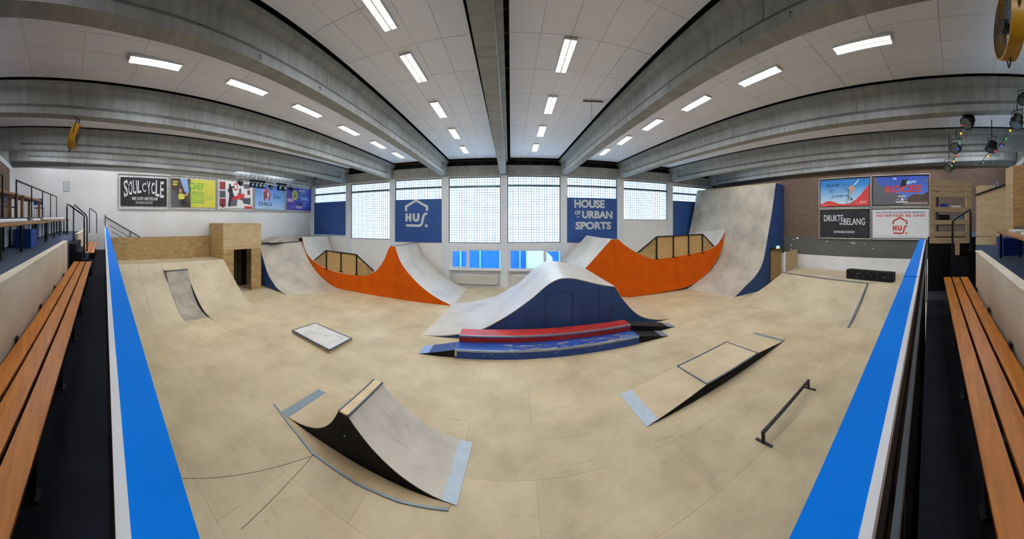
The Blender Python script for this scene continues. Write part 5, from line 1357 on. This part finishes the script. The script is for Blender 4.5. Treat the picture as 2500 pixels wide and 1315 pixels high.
poly_part('print_skater', [(-.0 * cw, .2 * ch), (.06 * cw, .7 * ch), (.12 * cw, .8 * ch), (.2 * cw, .74 * ch), (.3 * cw, .9 * ch), (.24 * cw, .6 * ch), (.2 * cw, .3 * ch), (.08 * cw, .3 * ch)], fc, P_BLACK, t, .0065)
rect_part('small_print', -.08 * cw, .2 * cw, -.42 * ch, -.36 * ch, fc, P_WHITE, t, .005)
poly_part('print_mark', [(.02 * cw, -.7 * ch), (.06 * cw, -.5 * ch), (.1 * cw, -.5 * ch), (.13 * cw, -.7 * ch)], fc, P_WHITE, t, .005)
rect_part('small_print', -.14 * cw, -.04 * cw, -.64 * ch, -.62 * ch, fc, P_WHITE, t, .005); rect_part('small_print', .18 * cw, .26 * cw, -.64 * ch, -.62 * ch, fc, P_WHITE, t, .005); rect_part('small_print', -.15 * cw, .27 * cw, -.84 * ch, -.75 * ch, fc, P_LOGO, t, .005)
f, w, h = rface(0, 1)
t, fc, cw, ch = banner_frame('black banner lettered DRUKTE VAN BELANG on the brick wall, lower left', f, w, h, GR, P_BLACK, .09, .09, 6)
text_part('letter', 'DRUKTE', fc, -.44 * cw, .42 * ch, .82 * cw, .48 * ch, P_WHITE, t, d=.004, bold=.01, split=True)
text_part('letter', 'BELANG', fc, .42 * cw, .16 * ch, .86 * cw, .5 * ch, P_WHITE, t, d=.004, bold=.01, split=True)
text_part('letter', 'VAN', fc, -.12 * cw, .0 * ch, .15 * cw, .18 * ch, P_WHITE, t, d=.005, bold=.02, split=True)
text_part('letter', 'SUSTAINABLE FASHION', fc, .0, -.62 * ch, .86 * cw, .17 * ch, P_WHITE, t, d=.004, bold=.01, split=True)
f, w, h = rface(1, 1)
t, fc, cw, ch = banner_frame('white banner lettered ADVERTEER BIJ ONS with red house-roof logo, lower right', f, w, h, GR, P_WHITE, .05, .07, 6)
text_part('letter', 'EEN SPORTIEVE DOELGROEP BEREIKEN?', fc, .0, .78 * ch, 1.74 * cw, .12 * ch, P_NAVYTXT, t, d=.004, bold=.015, split=True)
text_part('letter', 'ADVERTEER BIJ ONS!', fc, .0, .54 * ch, 1.74 * cw, .22 * ch, P_RED, t, d=.004, bold=.02, split=True)
hus_logo(fc, .0, -.16 * ch, .82, P_RED, t, .005)
text_part('lettering', 'voor meer info: info@houseofurbansports.nl', fc, .0, -.88 * ch, 1.6 * cw, .1 * ch, flat('pale_text', '#9a9fa8'), t, d=.004)
# flaked paint patches on the grey band
for x, y, r in ((2019, 589, .05), (2080, 592, .07), (2086, 594, .06), (2110, 594, .04), (2131, 607, .04), (1947, 581, .09), (1938, 584, .05), (1931, 598, .06), (1931, 608, .06), (1915, 580, .04)):
    p = on_x(x, y, XR - .0125); fcw = Face(p, (0, -1, 0), (0, 0, 1))
    poly_part('paint_chip', [(r * (1 + .4 * math.sin(k * 2.3 + x)) * math.cos(2 * PI * k / 9), r * .6 * (1 + .4 * math.sin(k * 1.7 + y)) * math.sin(2 * PI * k / 9)) for k in range(9)], fcw, M['white_wall'], wr, .002)

# ================================================================== HANGING EQUIPMENT
def drum_fan(lab, c, axis, r, hang):
    t = thing('drum_fan', lab, 'fan', tuple(c), 'yellow drum fans hung from the beams')
    ax = Vector(axis).normalized(); u = Vector((0, 0, 1)); a = ax.cross(u).normalized(); b = a.cross(ax).normalized(); dep = r * .5
    def ring(rad, off, n=32): return [c + ax * off + (a * math.cos(2 * PI * k / n) + b * math.sin(2 * PI * k / n)) * rad for k in range(n)]
    n = 32; mb = MB(); R0, R1, R2, R3 = ring(r, -dep / 2), ring(r, dep / 2), ring(r - .025, dep / 2), ring(r - .025, -dep / 2)
    fs = []
    for q in range(4):
        for k in range(n): fs.append((q * n + k, q * n + (k + 1) % n, ((q + 1) % 4) * n + (k + 1) % n, ((q + 1) % 4) * n + k))
    mb.add(R0 + R1 + R2 + R3, fs); mb.build('drum', M['yellow'], t, smooth=True)
    for s in (-1, 1):
        mb = MB()
        for k in range(6): mb.tube(ring(r * (k + .6) / 6.2, s * (dep / 2 - .01) + s * .05 * (1 - (k / 6) ** 2), 28) + ring(r * (k + .6) / 6.2, s * (dep / 2 - .01) + s * .05 * (1 - (k / 6) ** 2), 28)[:1], .004, 5)
        for k in range(16):
            an = 2 * PI * k / 16; d = a * math.cos(an) + b * math.sin(an)
            mb.tube([c + ax * s * (dep / 2 + .04) + d * .05, c + ax * s * (dep / 2 + .0) + d * (r - .015)], .004, 5)
        mb.build('grille', M['grille'], t)
    for k in range(4):
        an = 2 * PI * k / 4 + .4; d = a * math.cos(an) + b * math.sin(an); e = ax.cross(d)
        MB().prism([c + d * .08 - e * .05 - ax * .04, c + d * (r - .06) - e * .12 - ax * .05, c + d * (r - .06) + e * .12 + ax * .05, c + d * .08 + e * .05 + ax * .04], ax * .008).build('blade', M['grey_plate'], t)
    MB().disc(c - ax * .1, ax, .09, .2, 20).build('motor', M['black_metal'], t)
    h = Vector(hang); top = c + b * (r + .02)
    MB().tube(resample([c + a * (r + .02), c + a * (r + .03) + b * r * .7, top + b * .14, c - a * (r + .03) + b * r * .7, c - a * (r + .02)], 24), .016, 8).build('yoke', M['black_metal'], t, smooth=True)
    MB().tube([top + b * .13, h], .014, 8).build('hanger', M['black_metal'], t)
    MB().tube(resample([c - b * (r - .02), c - b * (r + .08) + a * .03, c - b * (r + .1) + a * .1, c - b * (r - .01) + a * .14], 14), .013, 8).build('handle', M['black_metal'], t, smooth=True)
Yf = .05; xb_ = bX('L2', Yf)
cf = at_r(181, 334, 8.75)
drum_fan('yellow drum fan hanging from the second beam on the left', cf, (.10, 1, -.30), .40, (xb_, cf.y, ZB + camber(cf.y, 8.7) + .01))
cf = at_r(2463, 66, 4.25)
drum_fan('yellow drum fan hanging close to the camera at the top right corner', cf, (-.14, 1, -.06), .45, (bX('R1', cf.y), cf.y, ZB + camber(cf.y) + .01))

# truss with lamps by the left wall
Xt = -13.9
ta, tb = on_x(575, 405, Xt), on_x(716, 425, Xt); ta.z = tb.z = 7.06
tr = thing('truss', 'aluminium lattice truss hung below the beams by the left wall', 'truss', tuple((ta + tb) / 2)); hh = .30
alu = mat('aluminium', '#c9cfd2', .35, .5)
for dx, dz in ((-.14, 0), (.14, 0), (0, -hh)): MB().tube([ta + Vector((dx, 0, dz)), tb + Vector((dx, 0, dz))], .026, 8).build('chord', alu, tr, smooth=True)
nb = 14
for k in range(nb):
    p = ta.lerp(tb, k / nb); q = ta.lerp(tb, (k + .5) / nb); q2 = ta.lerp(tb, (k + 1) / nb)
    for dx in (-.14, .14):
        MB().tube([p + Vector((dx, 0, 0)), q + Vector((0, 0, -hh))], .010, 6).build('brace', alu, tr); MB().tube([q + Vector((0, 0, -hh)), q2 + Vector((dx, 0, 0))], .010, 6).build('brace', alu, tr)
for u in (.15, .85):
    p = ta.lerp(tb, u); MB().tube([p + Vector((0, 0, .0)), Vector((p.x, p.y, 8.08))], .01, 6).build('suspension', M['black_metal'], tr)
def lamp_bar(u0, u1, n, lab):
    p, q = ta.lerp(tb, u0) + Vector((0, 0, -hh - .1)), ta.lerp(tb, u1) + Vector((0, 0, -hh - .1))
    t = thing('lamp_bar', lab, 'stage light', tuple((p + q) / 2), 'stage lamps under the truss')
    MB().beam(p, q, .09, .12).build('bar', M['black'], t)
    for k in range(n):
        c = p.lerp(q, (k + .5) / n) + Vector((0, 0, -.26))
        MB().beam(c + Vector((0, 0, .05)), c + Vector((0, 0, .21)), .04).build('arm', M['black'], t)
        o = MB().box(c.x - .1, c.x + .09, c.y - .13, c.y + .13, c.z - .15, c.z + .13).build('lamp_head', M['black'], t, bevel=.01)
        MB().disc(c + Vector((.091, 0, 0)), (1, 0, -.1), .09, .012, 18).build('lens', M['steel'], o)
lamp_bar(.22, .47, 4, 'bar of four square stage lamps under the middle of the truss'); lamp_bar(.68, .86, 2, 'bar of two square stage lamps under the right end of the truss')
def par(c, lab, aim, r=.11, top=None, grp='black stage spotlights'):
    t = thing('spotlight', lab, 'spotlight', tuple(c), grp); aim = Vector(aim).normalized()
    MB().disc(c - aim * .16, aim, r * .75, .16, 18).build('lamp_body', M['black'], t, smooth=True); MB().disc(c + aim * .0005, aim, r, .14, 20).build('lamp_hood', M['black'], t, smooth=True)
    MB().disc(c + aim * .1405, aim, r * .85, .006, 20).build('lens', M['steel_dark'], t)
    s = aim.cross(Vector((0, 0, 1))).normalized(); topp = Vector(top) if top else c + Vector((0, 0, .3))
    k = c + Vector((0, 0, r + .1))
    MB().tube([c + s * (r + .02), k + s * (r + .01), k - s * (r + .01), c - s * (r + .02)], .014, 8).build('yoke', M['black_metal'], t)
    MB().tube([k, topp], .016, 8).build('hanger', M['black_metal'], t)
p = ta.lerp(tb, .07); par(p + Vector((0, 0, -hh - .34)), 'black spotlight under the left end of the truss', (.8, .2, -.5), .13, p + Vector((0, 0, -hh)))
p = ta.lerp(tb, .565); par(p + Vector((0, 0, -hh - .36)), 'black spotlight between the two lamp bars under the truss', (.8, -.3, -.5), .12, p + Vector((0, 0, -hh)))
p = ta.lerp(tb, .95); par(p + Vector((0, 0, -hh - .34)), 'black spotlight under the right end of the truss', (.6, .6, -.5), .11, p + Vector((0, 0, -hh)))
# spotlights and coloured bulb garlands, upper right
def hang_par(x, y, r, lab, aim, rad, beam):
    c = at_r(x, y, r); Y = c.y
    par(c, lab, aim, rad, (c.x, c.y, max(c.z + .25, ZB + camber(Y, c.x) + .0) if beam else c.z + .4))
hang_par(2364, 296, 8.75, 'large black spotlight under the second right beam, above the garland', (-.5, .5, -.7), .22, True)
hang_par(2335, 360, 9.6, 'black spotlight in the middle of the bulb garland, left side', (-.8, .3, -.4), .19, True)
hang_par(2317, 406, 10.4, 'small black spotlight lowest on the garland above the pallet', (-.6, .3, -.6), .17, True)
hang_par(2421, 358, 9.2, 'black spotlight beside the second garland, right side', (-.2, .3, -.9), .20, True)
hang_par(2483, 295, 8.2, 'dark blue spotlight at the right edge under the second right beam', (-.2, .3, -.9), .20, True)
hang_par(2497, 240, 8.0, 'black spotlight cut by the right edge of the picture', (-.4, .3, -.7), .14, True)
bulbm = [emit('bulb_red', '#c8383a', .25), emit('bulb_yellow', '#d8b83a', .3), emit('bulb_green', '#2f9a55', .25), emit('bulb_blue', '#3a56c8', .25)]
def garland(pts, lab, n):
    P = [at_r(*p) for p in pts]; Q = resample(P, 40)
    t = thing('bulb_garland', lab, 'string lights', tuple(Q[0]), 'garlands of coloured bulbs')
    MB().tube(Q, .008, 6).build('cable', M['black'], t, smooth=True)
    for k, c in enumerate(resample(P, n + 2)[1:-1]):
        so = MB().disc(c - Vector((0, 0, .01)), (0, 0, -1), .016, .035, 10).build('socket', M['black'], t)
        mb = MB(); prof = [(.012, -.045), (.030, -.07), (.033, -.095), (.022, -.12), (.004, -.13)]; m_ = 10
        vs = [c + Vector((rr * math.cos(2 * PI * j / m_), rr * math.sin(2 * PI * j / m_), zz)) for rr, zz in prof for j in range(m_)]
        fs = [(i * m_ + j, i * m_ + (j + 1) % m_, (i + 1) * m_ + (j + 1) % m_, (i + 1) * m_ + j) for i in range(4) for j in range(m_)] + [tuple(range(m_)), tuple(4 * m_ + j for j in range(m_))]
        mb.add(vs, fs); mb.build('bulb', bulbm[k % 4], t, smooth=True)
garland([(2352, 276, 8.8), (2350, 300, 8.8), (2344, 330, 9.1), (2337, 365, 9.5), (2326, 395, 10.0), (2320, 405, 10.4)], 'coloured bulb garland hanging between the left three spotlights', 7)
garland([(2476, 262, 8.2), (2474, 290, 8.2), (2460, 325, 8.5), (2440, 355, 8.9), (2412, 375, 9.2), (2390, 405, 9.6)], 'coloured bulb garland hanging across the right pair of spotlights', 7)
# small hooks on the beams
for k, Y, z in (('L1', 3.4, 'nearer hook on the first beam left of the centre beam'), ('L1', 5.2, 'farther hook on the first beam left of the centre beam'), ('R1', 2.4, 'nearest hook on the first beam right of the centre beam'),
                ('R1', 3.4, 'middle hook on the first beam right of the centre beam'), ('R1', 5.6, 'farthest hook on the first beam right of the centre beam'), ('R2', 3.6, 'nearer hook on the second beam right of the centre beam'),
                ('R2', 5.5, 'farther hook on the second beam right of the centre beam'), ('L2', 4.0, 'nearer hook on the second beam left of the centre beam'), ('L2', 7.0, 'farther hook on the second beam left of the centre beam')):
    s = 1 if k[0] == 'L' else -1; x = bX(k, Y) + s * .18
    o = MB().tube(resample([Vector((x, Y, ZB + .12)), Vector((x + s * .05, Y, ZB + .12)), Vector((x + s * .06, Y, ZB + .05)), Vector((x + s * .02, Y, ZB + .04))], 10), .008, 6).build('steel_hook', M['steel_dark'], None)
    tag(o, 'steel ' + z, 'hook', 'small steel hooks on the beams')
